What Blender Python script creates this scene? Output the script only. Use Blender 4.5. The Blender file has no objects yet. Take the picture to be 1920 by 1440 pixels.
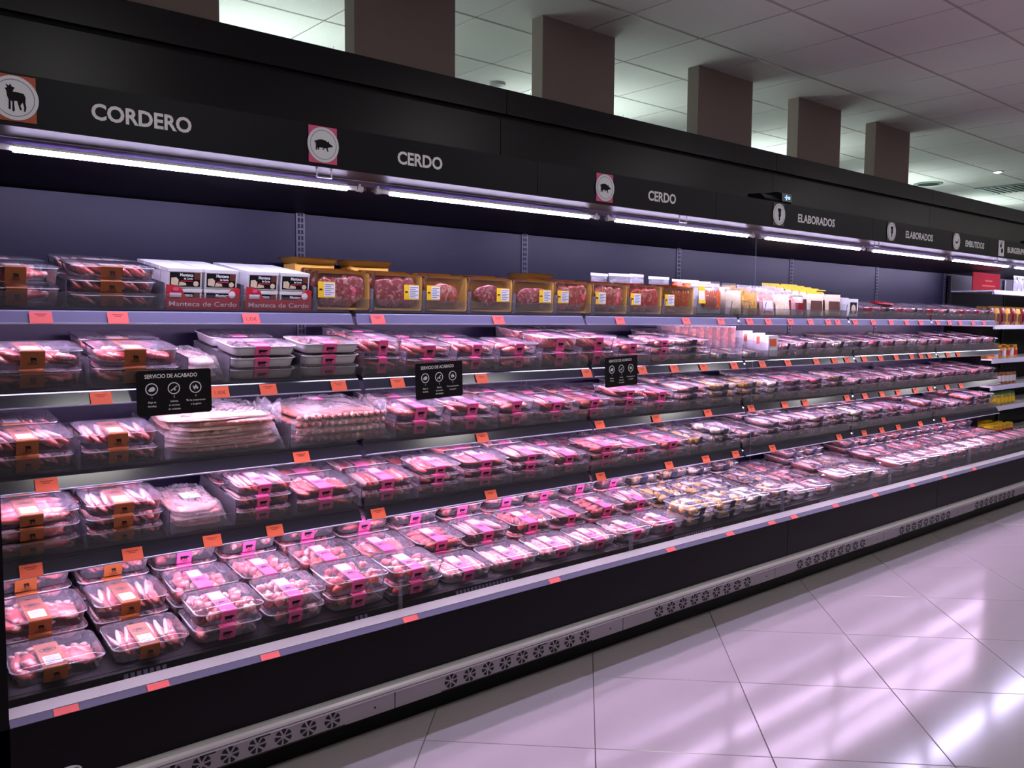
import bpy, math, random
import numpy as np
from mathutils import Vector, Matrix, Euler
random.seed(7); rng = np.random.default_rng(7)
SC = bpy.context.scene
C = SC.collection
PI = math.pi
TILT = .142; CT, ST = math.cos(TILT), math.sin(TILT)
ORD = 'first second third fourth fifth sixth seventh eighth ninth tenth eleventh twelfth thirteenth fourteenth fifteenth sixteenth seventeenth eighteenth nineteenth twentieth'.split()+['twenty-'+q for q in 'first second third fourth fifth sixth seventh eighth ninth'.split()]+['thirtieth']+['thirty-'+q for q in 'first second third fourth fifth sixth'.split()]
def lin(c):
    return tuple(((v/255)/12.92 if v/255 <= .04045 else ((v/255+.055)/1.055)**2.4) for v in c)+(1,)

# ------------------------------------------------------------------ camera, world, exposure
FOC, YAW, PITCH, ROLL, CZ = 1592.2, .70542, .07652, .00726, 1.484
cd = bpy.data.cameras.new('camera'); cam = bpy.data.objects.new('camera', cd); C.objects.link(cam)
cd.sensor_fit = 'HORIZONTAL'; cd.sensor_width = 36; cd.lens = FOC*36/1920; cd.clip_start = .02; cd.clip_end = 200
F_ = Vector((math.sin(YAW)*math.cos(PITCH), math.cos(YAW)*math.cos(PITCH), -math.sin(PITCH)))
R_ = Vector((math.cos(YAW), -math.sin(YAW), 0)); U_ = R_.cross(F_)
r_ = math.cos(ROLL)*R_+math.sin(ROLL)*U_; u_ = -math.sin(ROLL)*R_+math.cos(ROLL)*U_
M = Matrix((r_, u_, -F_)).transposed().to_4x4(); M.translation = (0, 0, CZ); cam.matrix_world = M
SC.camera = cam
w = bpy.data.worlds.new('world'); SC.world = w; w.use_nodes = True
w.node_tree.nodes['Background'].inputs[0].default_value = (.55, .6, .6, 1)
w.node_tree.nodes['Background'].inputs[1].default_value = .09
SC.view_settings.view_transform = 'Standard'; SC.view_settings.look = 'None'
SC.view_settings.exposure = 0.0; SC.view_settings.gamma = 1; SC.view_settings.use_curve_mapping = False
cy = SC.cycles
cy.transparent_max_bounces = 24; cy.max_bounces = 6; cy.diffuse_bounces = 3; cy.glossy_bounces = 3
cy.transmission_bounces = 3; cy.sample_clamp_indirect = 3; cy.caustics_reflective = False; cy.caustics_refractive = False
CANOPY_E, SHELF_E, CEIL_E, BACK_E = 100.0, 76.0, 17.5, 68.0
CANOPY_C, SHELF_C = (.72, .64, 1.0), (.90, .63, 1.0)

# ------------------------------------------------------------------ materials
def nt(name):
    m = bpy.data.materials.new(name); m.use_nodes = True
    n = m.node_tree.nodes; n.clear(); out = n.new('ShaderNodeOutputMaterial'); return m, n, m.node_tree.links, out
def pbr(name, col, rough=.5, metal=0, spec=.5, var=0, bump=0, bscale=40):
    m, n, l, out = nt(name); p = n.new('ShaderNodeBsdfPrincipled'); l.new(p.outputs[0], out.inputs[0])
    p.inputs['Base Color'].default_value = col; p.inputs['Roughness'].default_value = rough
    p.inputs['Metallic'].default_value = metal; p.inputs['Specular IOR Level'].default_value = spec
    if var or bump:
        tc = n.new('ShaderNodeTexCoord'); nz = n.new('ShaderNodeTexNoise'); nz.inputs['Scale'].default_value = bscale; nz.inputs['Detail'].default_value = 4
        l.new(tc.outputs['Object'], nz.inputs['Vector'])
        if var:
            mx = n.new('ShaderNodeMixRGB'); mx.inputs[1].default_value = tuple(c*(1-var) for c in col[:3])+(1,)
            mx.inputs[2].default_value = tuple(min(1, c*(1+var)) for c in col[:3])+(1,); l.new(nz.outputs[0], mx.inputs[0]); l.new(mx.outputs[0], p.inputs['Base Color'])
        if bump:
            b = n.new('ShaderNodeBump'); b.inputs['Strength'].default_value = bump; b.inputs['Distance'].default_value = .01
            l.new(nz.outputs[0], b.inputs['Height']); l.new(b.outputs[0], p.inputs['Normal'])
    return m
def emit(name, col, s):
    m, n, l, out = nt(name); e = n.new('ShaderNodeEmission'); e.inputs[0].default_value = col[:3]+(1,); e.inputs[1].default_value = s
    l.new(e.outputs[0], out.inputs[0]); return m
def clear(name, tint=(.96, .96, .97), fac=.12, edge=.35, rough=.12, milky=(.9, .9, .95), gloss=1.6, bump=0, bscale=30):
    """see-through plastic: clear with a slight milky scatter and a Fresnel gloss on top"""
    m, n, l, out = nt(name); t = n.new('ShaderNodeBsdfTransparent'); t.inputs[0].default_value = tint+(1,)
    p = n.new('ShaderNodeBsdfDiffuse'); p.inputs[0].default_value = milky+(1,)
    gl = n.new('ShaderNodeBsdfGlossy'); gl.inputs['Roughness'].default_value = rough
    lw = n.new('ShaderNodeLayerWeight'); lw.inputs[0].default_value = .35
    mr = n.new('ShaderNodeMapRange'); mr.inputs[3].default_value = fac; mr.inputs[4].default_value = edge
    l.new(lw.outputs['Facing'], mr.inputs[0]); mx = n.new('ShaderNodeMixShader')
    l.new(mr.outputs[0], mx.inputs[0]); l.new(t.outputs[0], mx.inputs[1]); l.new(p.outputs[0], mx.inputs[2])
    fr = n.new('ShaderNodeLayerWeight'); fr.inputs[0].default_value = .12
    g2 = n.new('ShaderNodeMath'); g2.operation = 'MULTIPLY'; g2.inputs[1].default_value = gloss; g2.use_clamp = True; l.new(fr.outputs['Fresnel'], g2.inputs[0])
    m2 = n.new('ShaderNodeMixShader'); l.new(g2.outputs[0], m2.inputs[0]); l.new(mx.outputs[0], m2.inputs[1]); l.new(gl.outputs[0], m2.inputs[2]); l.new(m2.outputs[0], out.inputs[0])
    if bump:
        tc = n.new('ShaderNodeTexCoord'); oi = n.new('ShaderNodeObjectInfo'); ad = n.new('ShaderNodeVectorMath'); ad.operation = 'ADD'
        nz = n.new('ShaderNodeTexNoise'); nz.inputs['Scale'].default_value = bscale; nz.inputs['Detail'].default_value = 3
        ml = n.new('ShaderNodeMath'); ml.operation = 'MULTIPLY'; ml.inputs[1].default_value = 9; l.new(oi.outputs['Random'], ml.inputs[0])
        l.new(tc.outputs['Object'], ad.inputs[0]); l.new(ml.outputs[0], ad.inputs[1]); l.new(ad.outputs[0], nz.inputs['Vector'])
        b = n.new('ShaderNodeBump'); b.inputs['Strength'].default_value = bump; b.inputs['Distance'].default_value = .01
        l.new(nz.outputs[0], b.inputs['Height']); l.new(b.outputs[0], gl.inputs['Normal'])
    return m
def meat(name, a, b, fat, scale=45, fatamt=.5, rough=.28):
    """raw meat: two flesh tones and fat marbling, shifted per object"""
    m, n, l, out = nt(name); p = n.new('ShaderNodeBsdfPrincipled'); l.new(p.outputs[0], out.inputs[0])
    tc = n.new('ShaderNodeTexCoord'); oi = n.new('ShaderNodeObjectInfo'); ml = n.new('ShaderNodeMath'); ml.operation = 'MULTIPLY'; ml.inputs[1].default_value = 13
    l.new(oi.outputs['Random'], ml.inputs[0]); ad = n.new('ShaderNodeVectorMath'); ad.operation = 'ADD'; l.new(tc.outputs['Object'], ad.inputs[0]); l.new(ml.outputs[0], ad.inputs[1])
    n1 = n.new('ShaderNodeTexNoise'); n1.inputs['Scale'].default_value = scale; n1.inputs['Detail'].default_value = 2; l.new(ad.outputs[0], n1.inputs[0])
    n2 = n.new('ShaderNodeTexNoise'); n2.inputs['Scale'].default_value = scale*.9; n2.inputs['Detail'].default_value = 3; n2.inputs['Distortion'].default_value = 1.2
    l.new(ad.outputs[0], n2.inputs[0])
    r1 = n.new('ShaderNodeValToRGB'); r1.color_ramp.elements[0].position = .35; r1.color_ramp.elements[1].position = .65
    r1.color_ramp.elements[0].color = lin(a); r1.color_ramp.elements[1].color = lin(b); l.new(n1.outputs[0], r1.inputs[0])
    r2 = n.new('ShaderNodeValToRGB'); r2.color_ramp.elements[0].position = .62-.18*fatamt; r2.color_ramp.elements[1].position = .68-.12*fatamt
    r2.color_ramp.elements[0].color = (0, 0, 0, 1); r2.color_ramp.elements[1].color = (1, 1, 1, 1); l.new(n2.outputs[0], r2.inputs[0])
    mx = n.new('ShaderNodeMixRGB'); l.new(r2.outputs[0], mx.inputs[0]); l.new(r1.outputs[0], mx.inputs[1]); mx.inputs[2].default_value = lin(fat)
    l.new(mx.outputs[0], p.inputs['Base Color']); p.inputs['Roughness'].default_value = rough; p.inputs['Specular IOR Level'].default_value = .5
    bp = n.new('ShaderNodeBump'); bp.inputs['Strength'].default_value = .4; bp.inputs['Distance'].default_value = .004; l.new(n2.outputs[0], bp.inputs['Height']); l.new(bp.outputs[0], p.inputs['Normal'])
    return m
MT = dict(
 upright=pbr('upright_steel', lin((62, 60, 84)), .4),
 black=pbr('black_steel', lin((24, 24, 30)), .32), blackmatte=pbr('matte_black_lining', lin((9, 7, 10)), .4, spec=.16),
 ink=pbr('black_ink', lin((18, 14, 18)), .6, spec=.2), panel=pbr('charcoal_panel', lin((17, 18, 23)), .30, spec=.25, bump=.02, bscale=3),
 strip=pbr('sign_strip_black', lin((17, 18, 25)), .45, spec=.2), groove=pbr('groove_black', lin((6, 6, 8)), .8),
 back=pbr('grey_back_panel', lin((28, 26, 47)), .42, spec=.22, var=.03, bscale=2), shelf=pbr('shelf_steel', lin((40, 40, 50)), .35),
 litrail=pbr('price_rail_lit', lin((112, 108, 138)), .25, spec=.5), rail=pbr('price_rail_shaded', lin((46, 46, 56)), .14, spec=.45), lip=pbr('rail_lip', lin((190, 185, 205)), .2),
 silver=pbr('anodised_silver', lin((228, 224, 226)), .22, metal=.35, bump=.02, bscale=6), grey=pbr('grille_grey', lin((142, 136, 140)), .35, metal=.5),
 nose=pbr('nose_ledge', lin((150, 148, 140)), .4, var=.04, bscale=6), violet=pbr('nose_rail', lin((104, 100, 124)), .3),
 trim=pbr('canopy_trim', lin((48, 40, 40)), .45), reflect=pbr('lamp_reflector', lin((56, 48, 84)), .4),
 white=pbr('white_plastic', lin((238, 236, 240)), .4), paper=pbr('white_paper', lin((232, 228, 236)), .6), letter=pbr('white_lettering', lin((253, 253, 255)), .5),
 orange=pbr('orange_tag', lin((240, 104, 66)), .55), tagink=pbr('tag_ink', lin((150, 45, 30)), .7),
 tag_top=pbr('coral_tag', lin((240, 100, 96)), .55), brown=pbr('brown_card', lin((160, 88, 42)), .55), pink=pbr('pink_card', lin((245, 96, 158)), .45),
 signpink=pbr('sign_pink', lin((240, 96, 146)), .5), signbrown=pbr('sign_brown', lin((188, 88, 54)), .5), signgrey=pbr('sign_grey', lin((84, 80, 84)), .5), signred=pbr('sign_dark_red', lin((96, 56, 54)), .5),
 disc=pbr('sign_disc', lin((246, 248, 255)), .45), ring=pbr('disc_ring', lin((120, 128, 138)), .5),
 navy=pbr('navy_card', lin((44, 48, 66)), .5), yellow=pbr('yellow_card', lin((245, 200, 30)), .5), red=pbr('red_card', lin((205, 42, 56)), .5), redcard=pbr('deep_red_board', lin((150, 18, 30)), .8, spec=.1), redwrap=pbr('dark_red_wrap', lin((132, 16, 28)), .25),
 gold=clear('amber_tray', (.9, .6, .2), .88, .98, .22, (.93, .53, .12)), foodprint=pbr('food_print', lin((92, 46, 34)), .5, var=.6, bscale=60),
 cream=pbr('cream_print', lin((225, 205, 175)), .5, var=.15, bscale=80), whitetray=pbr('white_foam_tray', lin((214, 210, 214)), .45),
 tray=clear('clear_tray', (.985, .975, .99), .06, .30, .10, (.9, .86, .97), 1.0), rim=clear('tray_rim', (.98, .97, .99), .32, .6, .12, (.95, .92, 1.0), 1.5), film=clear('clear_film', (.99, .985, .99), .02, .16, .07, (.8, .74, .9), 1.8, bump=.16, bscale=12), film2=clear('amber_film', (.99, .98, .97), .01, .06, .10, (.8, .7, .6), .8, bump=.3, bscale=20),
 ribm=meat('rib_flesh', (160, 92, 86), (196, 128, 116), (232, 186, 172), 50, .4), belly=meat('belly_flesh', (190, 104, 100), (222, 146, 136), (248, 206, 196), 30, .5), bag=clear('crinkled_bag', (.97, .96, .98), .10, .40, .09, (.92, .9, .97), 3.6, bump=1.6, bscale=30), acryl=clear('acrylic', (.95, .95, .97), .06, .35, .06, (.6, .58, .68), 1.2),
 riser=clear('acrylic_riser', (.84, .82, .83), .06, .30, .08, (.55, .55, .58), .45), glass=clear('front_glass', (.90, .90, .91), .02, .12, .03, (.3, .3, .32), .4),
 smoked=clear('divider_edge', (.35, .33, .42), .6, .8, .1, (.2, .18, .28), .7),
 pork=meat('pork_flesh', (212, 88, 96), (236, 128, 124), (250, 192, 182)), porkred=meat('pork_red_flesh', (204, 62, 66), (228, 98, 88), (246, 176, 160), fatamt=.3),
 lamb=meat('lamb_flesh', (196, 78, 82), (228, 116, 112), (248, 190, 176), 34, .5), pale=meat('pale_flesh', (226, 140, 136), (240, 176, 164), (250, 214, 202), fatamt=.4),
 fat=meat('fat_rim', (238, 176, 164), (248, 202, 188), (252, 222, 210), fatamt=.3), darkred=meat('dark_red_flesh', (140, 26, 42), (188, 54, 64), (236, 150, 150), fatamt=.2),
 beef=meat('marbled_flesh', (172, 70, 88), (204, 104, 118), (240, 186, 188), 60, .45), sau=meat('chorizo', (196, 72, 22), (226, 108, 40), (240, 160, 90), 60, .2), blood=meat('blood_sausage', (52, 20, 22), (88, 44, 42), (150, 110, 100), fatamt=.2),
 golden=meat('golden_crumb', (196, 132, 30), (226, 172, 62), (244, 214, 130), 90, .3, .6), chicken=meat('chicken', (228, 204, 170), (246, 226, 198), (250, 240, 224), fatamt=.3), brownm=meat('seasoned_flesh', (120, 62, 40), (168, 100, 66), (214, 170, 130), 70, .3),
 greenm=meat('green_mix', (120, 120, 60), (190, 170, 90), (230, 220, 180), 80, .3),
 pillar=pbr('taupe_plaster', lin((150, 134, 128)), .85, var=.03, bscale=3), ceil=pbr('ceiling_tile', lin((232, 226, 224)), .9, var=.02, bscale=30), tbar=pbr('ceiling_grid', lin((176, 166, 160)), .6),
 wall=pbr('wall_paint', lin((190, 194, 190)), .8), floor=pbr('polished_porcelain', lin((172, 163, 166)), .12, var=.035, bscale=2.2, spec=.55), grout=pbr('grout', lin((92, 84, 80)), .8),
 jarg=clear('jar_glass', (.9, .85, .7), .2, .6, .1, (.6, .55, .4)), greenlid=pbr('green_lid', lin((70, 130, 60)), .4), vent=pbr('vent_grey', lin((120, 140, 132)), .6), steel=pbr('steel_wire', lin((200, 200, 205)), .3, metal=.8),
 screen=emit('device_display', (.35, .55, 1), 1.6),
 tube=emit('canopy_tube_glow', CANOPY_C, CANOPY_E), led=emit('shelf_led_glow', SHELF_C, SHELF_E), ceilglow=emit('ceiling_luminaire_glow', (1, .96, .93), CEIL_E), backglow=emit('fill_and_spot_glow', (.80, 1, .92), BACK_E))

# ------------------------------------------------------------------ mesh helpers
class MB:
    def __init__(s): s.v = []; s.f = []; s.m = []
    def add(s, vs, fs, mi=0, T=None):
        o = len(s.v); s.v += [tuple(T @ Vector(p)) if T else tuple(p) for p in vs]; s.f += [tuple(i+o for i in f) for f in fs]; s.m += [mi]*len(fs); return s
    def box(s, x0, x1, y0, y1, z0, z1, mi=0, T=None):
        return s.add([(x0, y0, z0), (x1, y0, z0), (x1, y1, z0), (x0, y1, z0), (x0, y0, z1), (x1, y0, z1), (x1, y1, z1), (x0, y1, z1)],
              [(0, 3, 2, 1), (4, 5, 6, 7), (0, 1, 5, 4), (1, 2, 6, 5), (2, 3, 7, 6), (3, 0, 4, 7)], mi, T)
    def prism(s, prof, x0, x1, mi=0, T=None):
        """closed yz profile extruded along x"""
        n = len(prof); vs = [(x0, y, z) for y, z in prof]+[(x1, y, z) for y, z in prof]
        return s.add(vs, [tuple(range(n))]+[tuple(range(2*n-1, n-1, -1))]+[(i, i+n, (i+1) % n+n, (i+1) % n) for i in range(n)], mi, T)
    def loops(s, L, mi=0, cap0=True, cap1=False, T=None):
        n = len(L[0]); vs = [p for lp in L for p in lp]; fs = []
        for k in range(len(L)-1):
            for i in range(n): j = (i+1) % n; fs.append((k*n+i, k*n+j, (k+1)*n+j, (k+1)*n+i))
        if cap0: fs.append(tuple(range(n-1, -1, -1)))
        if cap1: fs.append(tuple((len(L)-1)*n+i for i in range(n)))
        return s.add(vs, fs, mi, T)
    def tube(s, p, q, r, n=10, mi=0):
        p = Vector(p); q = Vector(q); d = (q-p).normalized(); a = d.orthogonal().normalized(); b = d.cross(a)
        return s.loops([[c+r*(math.cos(t)*a+math.sin(t)*b) for t in [2*PI*i/n for i in range(n)]] for c in (p, q)], mi, True, True)
    def disc(s, cx, cz, r, y, n=28, mi=0, th=.002, rx=1):
        return s.loops([[(cx+r*rx*math.cos(-2*PI*i/n), y2, cz+r*math.sin(-2*PI*i/n)) for i in range(n)] for y2 in (y+th, y)], mi, True, True)
    def poly(s, pts, y, th=.001, mi=0):
        n = len(pts); return s.add([(a, y, b) for a, b in pts]+[(a, y+th, b) for a, b in pts], [tuple(range(n)), tuple(range(2*n-1, n-1, -1))]+[(i, i+n, (i+1) % n+n, (i+1) % n) for i in range(n)], mi)
    def grid(s, nu, nv, fn, mi=0, wrap=False, T=None):
        vs = [fn(i/(nu-1) if not wrap else i/nu, j/(nv-1)) for j in range(nv) for i in range(nu)]; fs = []
        for j in range(nv-1):
            for i in range(nu if wrap else nu-1): k = (i+1) % nu; fs.append((j*nu+i, j*nu+k, (j+1)*nu+k, (j+1)*nu+i))
        return s.add(vs, fs, mi, T)
    def mesh(s, name, mats, smooth=False):
        me = bpy.data.meshes.new(name); me.from_pydata([tuple(v) for v in s.v], [], s.f)
        for m in (mats if isinstance(mats, (list, tuple)) else [mats]): me.materials.append(MT[m] if isinstance(m, str) else m)
        me.polygons.foreach_set('material_index', s.m)
        me.validate(); me.update()
        if smooth: me.polygons.foreach_set('use_smooth', [True]*len(me.polygons))
        return me
def obj(name, me, parent=None, loc=(0, 0, 0), rot=(0, 0, 0), scale=(1, 1, 1)):
    o = bpy.data.objects.new(name, me); C.objects.link(o)
    if parent: o.parent = parent
    o.location = loc; o.rotation_euler = rot; o.scale = scale; return o
def tag(o, label, cat, group=None):
    o['label'] = label; o['category'] = cat
    if group: o['group'] = group
    return o
def thing(name, label, cat, loc=(0, 0, 0), rz=0, group=None, scale=(1, 1, 1)):
    return tag(obj(name, None, None, loc, (0, 0, rz), scale), label, cat, group)
def struct(name, me, **k):
    o = obj(name, me, **k); o['kind'] = 'structure'; return o
def B(*a, mi=0): return MB().box(*a, mi=mi)
def text_mesh(txt, h, width=None, mat='letter', off=0.0, align='CENTER', ext=.0006):
    cu = bpy.data.curves.new('t', 'FONT'); cu.body = txt; cu.size = 1; cu.align_x = align; cu.extrude = 0; cu.offset = off; cu.resolution_u = 3
    t = bpy.data.objects.new('t', cu); C.objects.link(t); bpy.context.view_layer.update()
    me = bpy.data.meshes.new_from_object(t.evaluated_get(bpy.context.evaluated_depsgraph_get())); C.objects.unlink(t); bpy.data.objects.remove(t)
    co = np.empty(len(me.vertices)*3); me.vertices.foreach_get('co', co); co = co.reshape(-1, 3)
    capt = co[:, 1].max()-max(0., co[:, 1].min()*0) if txt.upper() == txt and ',' not in txt else bpy_cap; s = h/capt; wx = (co[:, 0].max()-co[:, 0].min())*s; sx = s*(width/wx if width else 1)
    x0 = (co[:, 0].max()+co[:, 0].min())/2 if align == 'CENTER' else co[:, 0].min()
    new = np.stack([(co[:, 0]-x0)*sx, np.full(len(co), 0.), co[:, 1]*s], 1)
    me.vertices.foreach_set('co', new.ravel()); me.materials.clear(); me.materials.append(MT[mat]); me.update()
    return me
bpy_cap = .72
def merge(name, meshes, mats):
    """join several (mesh, offset, matindex) into one mesh"""
    mb = MB()
    for me, off, mi in meshes:
        mb.add([tuple(Vector(v.co)+Vector(off)) for v in me.vertices], [tuple(p.vertices) for p in me.polygons], mi)
    return mb.mesh(name, mats)

# ------------------------------------------------------------------ frame of the cabinet row
X0, PITCHX, NB = .404, 1.25, 6
XE = X0+PITCHX*NB          # 7.904, end of the meat shelves
XF = 13.0                  # cabinet row goes on to the right
YB = 3.32                  # back panels
SHELF = [dict(yf=2.86, zb=1.458, zt=1.500), dict(yf=2.812, zb=1.210, zt=1.254), dict(yf=2.812, zb=.958, zt=1.001), dict(yf=2.808, zb=.705, zt=.750)]
for s_ in SHELF: s_['zs'] = s_['zt']+.006
SHN = ['top shelf', 'second shelf', 'third shelf', 'fourth shelf', 'base deck']
BAY = ['first', 'second', 'third', 'fourth', 'fifth', 'sixth']

# ------------------------------------------------------------------ room shell
g = .78826; E1 = Vector((math.cos(g), -math.sin(g), 0)); E2 = Vector((math.sin(g), math.cos(g), 0)); FO = Vector((1.2204, 1.9722, 0))
fl = struct('floor', B(-6, 26, -7, 12, -.08, -.004).mesh('floor_bed', 'grout'))
tl = []
for i in range(-22, 40):
    for j in range(-22, 32):
        c = FO+.6*((i+.5)*E1+(j+.5)*E2)
        if -5.5 < c.x < 25 and -6.5 < c.y < 11.5: tl.append((c.x, c.y, i, j))
tl.sort(key=lambda t: (t[0]-1.5)**2*.5+(t[1]-1.2)**2)
hs = .2985; bv = .0012
tm = MB().loops([[(x*k, y*k, z) for x, y in ((-1, -1), (1, -1), (1, 1), (-1, 1))] for k, z in ((hs, -.004), (hs, -bv), (hs-bv, 0))], 0, False, True).mesh('floor_tile', 'floor')
rest = MB()
for n, (x, y, i, j) in enumerate(tl):
    if n < 240 and y < 2.9: obj('tile', tm, fl, (x, y, 0), (0, 0, -g))
    elif y < 2.9 or x > 8 or y > 3.6:
        T = Matrix.Translation((x, y, 0)) @ Matrix.Rotation(-g, 4, 'Z')
        rest.add([(-hs, -hs, 0), (hs, -hs, 0), (hs, hs, 0), (-hs, hs, 0)], [(0, 1, 2, 3)], 0, T)
o = obj('far_tiles', rest.mesh('far_tiles', 'floor'), fl); o['kind'] = 'stuff'
ZC = 3.129; CX, CY = 4.145, 3.188
LUM = [(x, y) for x in (-1.6, 1.4, 4.4, 7.4, 10.4, 13.4, 16.4) for y in (-2.6, .4)]
def cell(x, y): return (math.floor((x-CX)/.6), math.floor((y-CY)/.6))
lumc = {cell(x, y) for x, y in LUM}
# the grid: the dark recess above, tiles and a proud T-bar grid
ce = struct('ceiling', B(-6, 26, -7, 12, ZC+.02, ZC+.12).mesh('ceiling_slab', 'tbar'))
ct = B(-.295, .295, -.295, .295, 0, .015).mesh('ceiling_tile', 'ceil')
cells = []
for i in range(-17, 37):
    for j in range(-17, 15):
        x = CX+.6*(i+.5); y = CY+.6*(j+.5)
        if (i, j) in lumc or not(-5.8 < x < 25.5 and -6.8 < y < 11.5): continue
        a = math.atan2(x, y); vis = (y > 1.2 and x > .6 and .15 < a < 1.4)
        cells.append((0 if vis else 1, math.hypot(x, y), x, y))
cells.sort(); rest = MB()
for n, (v, d, x, y) in enumerate(cells):
    if n < 260 and not v: obj('tile', ct, ce, (x, y, ZC))
    else: rest.box(x-.295, x+.295, y-.295, y+.295, ZC, ZC+.015)
o = obj('far_tiles', rest.mesh('far_ceiling_tiles', 'ceil'), ce); o['kind'] = 'stuff'
tb = MB()
for i in range(-16, 37): tb.box(CX+.6*i-.004, CX+.6*i+.004, -6.8, 11.6, ZC+.004, ZC+.014)
for j in range(-16, 15): tb.box(-5.8, 25.6, CY+.6*j-.007, CY+.6*j+.007, ZC-.002, ZC+.006)
obj('ceiling_grid', tb.mesh('ceiling_grid', 'tbar'), ce)
for k, (x, y) in enumerate(LUM):
    side = 'farther from' if k % 2 == 0 else 'nearer to'; i, j = cell(x, y); x = CX+.6*(i+.5); y = CY+.6*(j+.5)
    t = thing('ceiling_light', 'square recessed ceiling light panel, %s of the row %s the cabinet' % (ORD[k//2], side), 'light', (x, y, ZC), 0, 'recessed aisle ceiling lights')
    obj('diffuser', B(-.27, .27, -.27, .27, 0, .01).mesh('diffuser', 'ceilglow'), t)
    f = MB()
    for a, b, c_, d_ in ((-.298, .298, -.298, -.27), (-.298, .298, .27, .298), (-.298, -.27, -.27, .27), (.27, .298, -.27, .27)): f.box(a, b, c_, d_, -.004, .012)
    obj('frame', f.mesh('light_frame', 'white'), t)
struct('wall_left', B(-6.1, -6, -7, 12, 0, 3.2).mesh('wall_left', 'wall')); struct('wall_right', B(26, 26.1, -7, 12, 0, 3.2).mesh('wall_right', 'wall'))
struct('wall_front', B(-6, 26, -7.1, -7, 0, 3.2).mesh('wall_front', 'wall')); struct('wall_far', B(-6, 26, 12, 12.1, 0, 3.2).mesh('wall_far', 'wall'))
# partition behind the cabinets, charcoal panels with a shadow gap, and the taupe piers on top of it
wb = struct('wall_back', B(-6, XF+2, 3.475, 3.6, 0, 2.655).mesh('wall_back', 'groove'))
for x0 in [-2.15+2.5*k for k in range(7)]:
    obj('panel', B(x0+.002, x0+2.498, 3.452, 3.475, 1.9, 2.518).mesh('wall_panel', 'panel'), wb)
    obj('cap_panel', B(x0+.042, x0+2.538, 3.452, 3.6, 2.543, 2.668).mesh('cap_panel', 'panel'), wb)
PXS = [(.80, 1.402), (2.03, 2.602), (3.193, 3.765), (4.559, 5.163), (5.748, 6.36), (6.921, 7.535)]
for k, (a, b) in enumerate(PXS):
    o = struct('trim_%d' % (k+1), MB().box(a, b, 3.513, 3.60, 2.668, ZC+.004).mesh('pier', 'pillar'))
# things on the ceiling seen past the partition
t = thing('smoke_detector', 'small white round smoke detector on the ceiling in the gap right of the second pier', 'detector', (3.86, 4.71, ZC))
obj('base', MB().loops([[(r*math.cos(a), r*math.sin(a), z) for a in [2*PI*i/20 for i in range(20)]] for r, z in ((.055, 0), (.055, -.02), (.042, -.034), (.02, -.036))], 0, True, True).mesh('detector_base', 'white'), t)
t = thing('round_ceiling_speaker', 'round grey grille on the ceiling past the last pier', 'speaker', (10.43, 4.62, ZC))
obj('ring', MB().loops([[(r*math.cos(a), r*math.sin(a), z) for a in [2*PI*i/24 for i in range(24)]] for r, z in ((.16, 0), (.16, -.008), (.13, -.012))], 0, True, True).mesh('speaker_ring', 'vent'), t)
obj('grille', MB().loops([[(r*math.cos(a), r*math.sin(a), z) for a in [2*PI*i/24 for i in range(24)]] for r, z in ((.12, -.012), (.11, -.016))], 0, True, True).mesh('speaker_grille', 'groove'), t)
t = thing('ceiling_vent', 'grey rectangular air vent in the ceiling above the far end of the cabinets', 'vent', (11.5, 4.1, ZC))
obj('frame', B(-.3, .3, -.3, .3, -.012, 0).mesh('vent_frame', 'vent'), t)
for k in range(8): obj('slat', B(-.27, .27, -.26+.068*k, -.24+.068*k, -.02, -.012).mesh('vent_slat', 'vent'), t)
t = thing('spotlight', 'tiny lit downlight on the ceiling past the last pier', 'light', (10.15, 3.75, ZC))
obj('rim', MB().loops([[(r*math.cos(a), r*math.sin(a), z) for a in [2*PI*i/16 for i in range(16)]] for r, z in ((.05, 0), (.05, -.01))], 0, True, True).mesh('spot_rim', 'white'), t)
obj('bulb', MB().loops([[(r*math.cos(a), r*math.sin(a), z) for a in [2*PI*i/12 for i in range(12)]] for r, z in ((.035, -.01), (.03, -.014))], 0, True, True).mesh('spot_bulb', 'backglow'), t)
for k in range(8):   # unseen fill battens, added to brighten the ceiling behind the partition
    for yy in (4.75, 7.6):
        t = thing('fill_batten', 'unseen fill batten added behind the partition, %s of the %s row' % (ORD[k], 'near' if yy < 5 else 'far'), 'light', (-.5+2.6*k, yy, 2.52), 0, 'added fill battens behind the partition')
        obj('housing', B(-.6, .6, -.05, .05, -.06, 0).mesh('fill_batten_housing', 'white'), t)
        obj('tube', MB().tube((-.58, 0, .022), (.58, 0, .022), .016, 10).mesh('fill_batten_tube', 'backglow'), t)
        for sx in (-.5, .5): obj('wire', MB().tube((sx, 0, 0), (sx, 0, ZC-2.52), .002, 4).mesh('fill_batten_wire', 'steel'), t)

# ------------------------------------------------------------------ the refrigerated cabinet
cab = thing('refrigerated_cabinet', 'long black open refrigerated cabinet full of packed meat along the wall', 'display cabinet', (X0, 2.5, 0))
def cp(name, mb, mats, sub=None): return obj(name, mb.mesh(name, mats), sub or cab, (-X0, -2.5, 0) if not sub else (0, 0, 0))
XL = X0-.05
for k, (a, b) in enumerate([(XL, 4.118), (4.122, 5.988), (5.992, 7.858), (7.862, 9.73), (9.734, 11.6), (11.604, XF)]):
    cp('front_panel', MB().prism([(2.5, .20), (2.5, .395), (2.52, .402), (2.52, .20)], a, b), 'blackmatte')
cp('kick_plate', B(XL, XF, 2.575, 2.6, 0, .115), 'blackmatte')
cp('base_body', MB().prism([(2.52, .12), (2.52, .40), (2.60, .38), (3.44, .38), (3.44, .12)], XL, XF), 'blackmatte')
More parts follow.
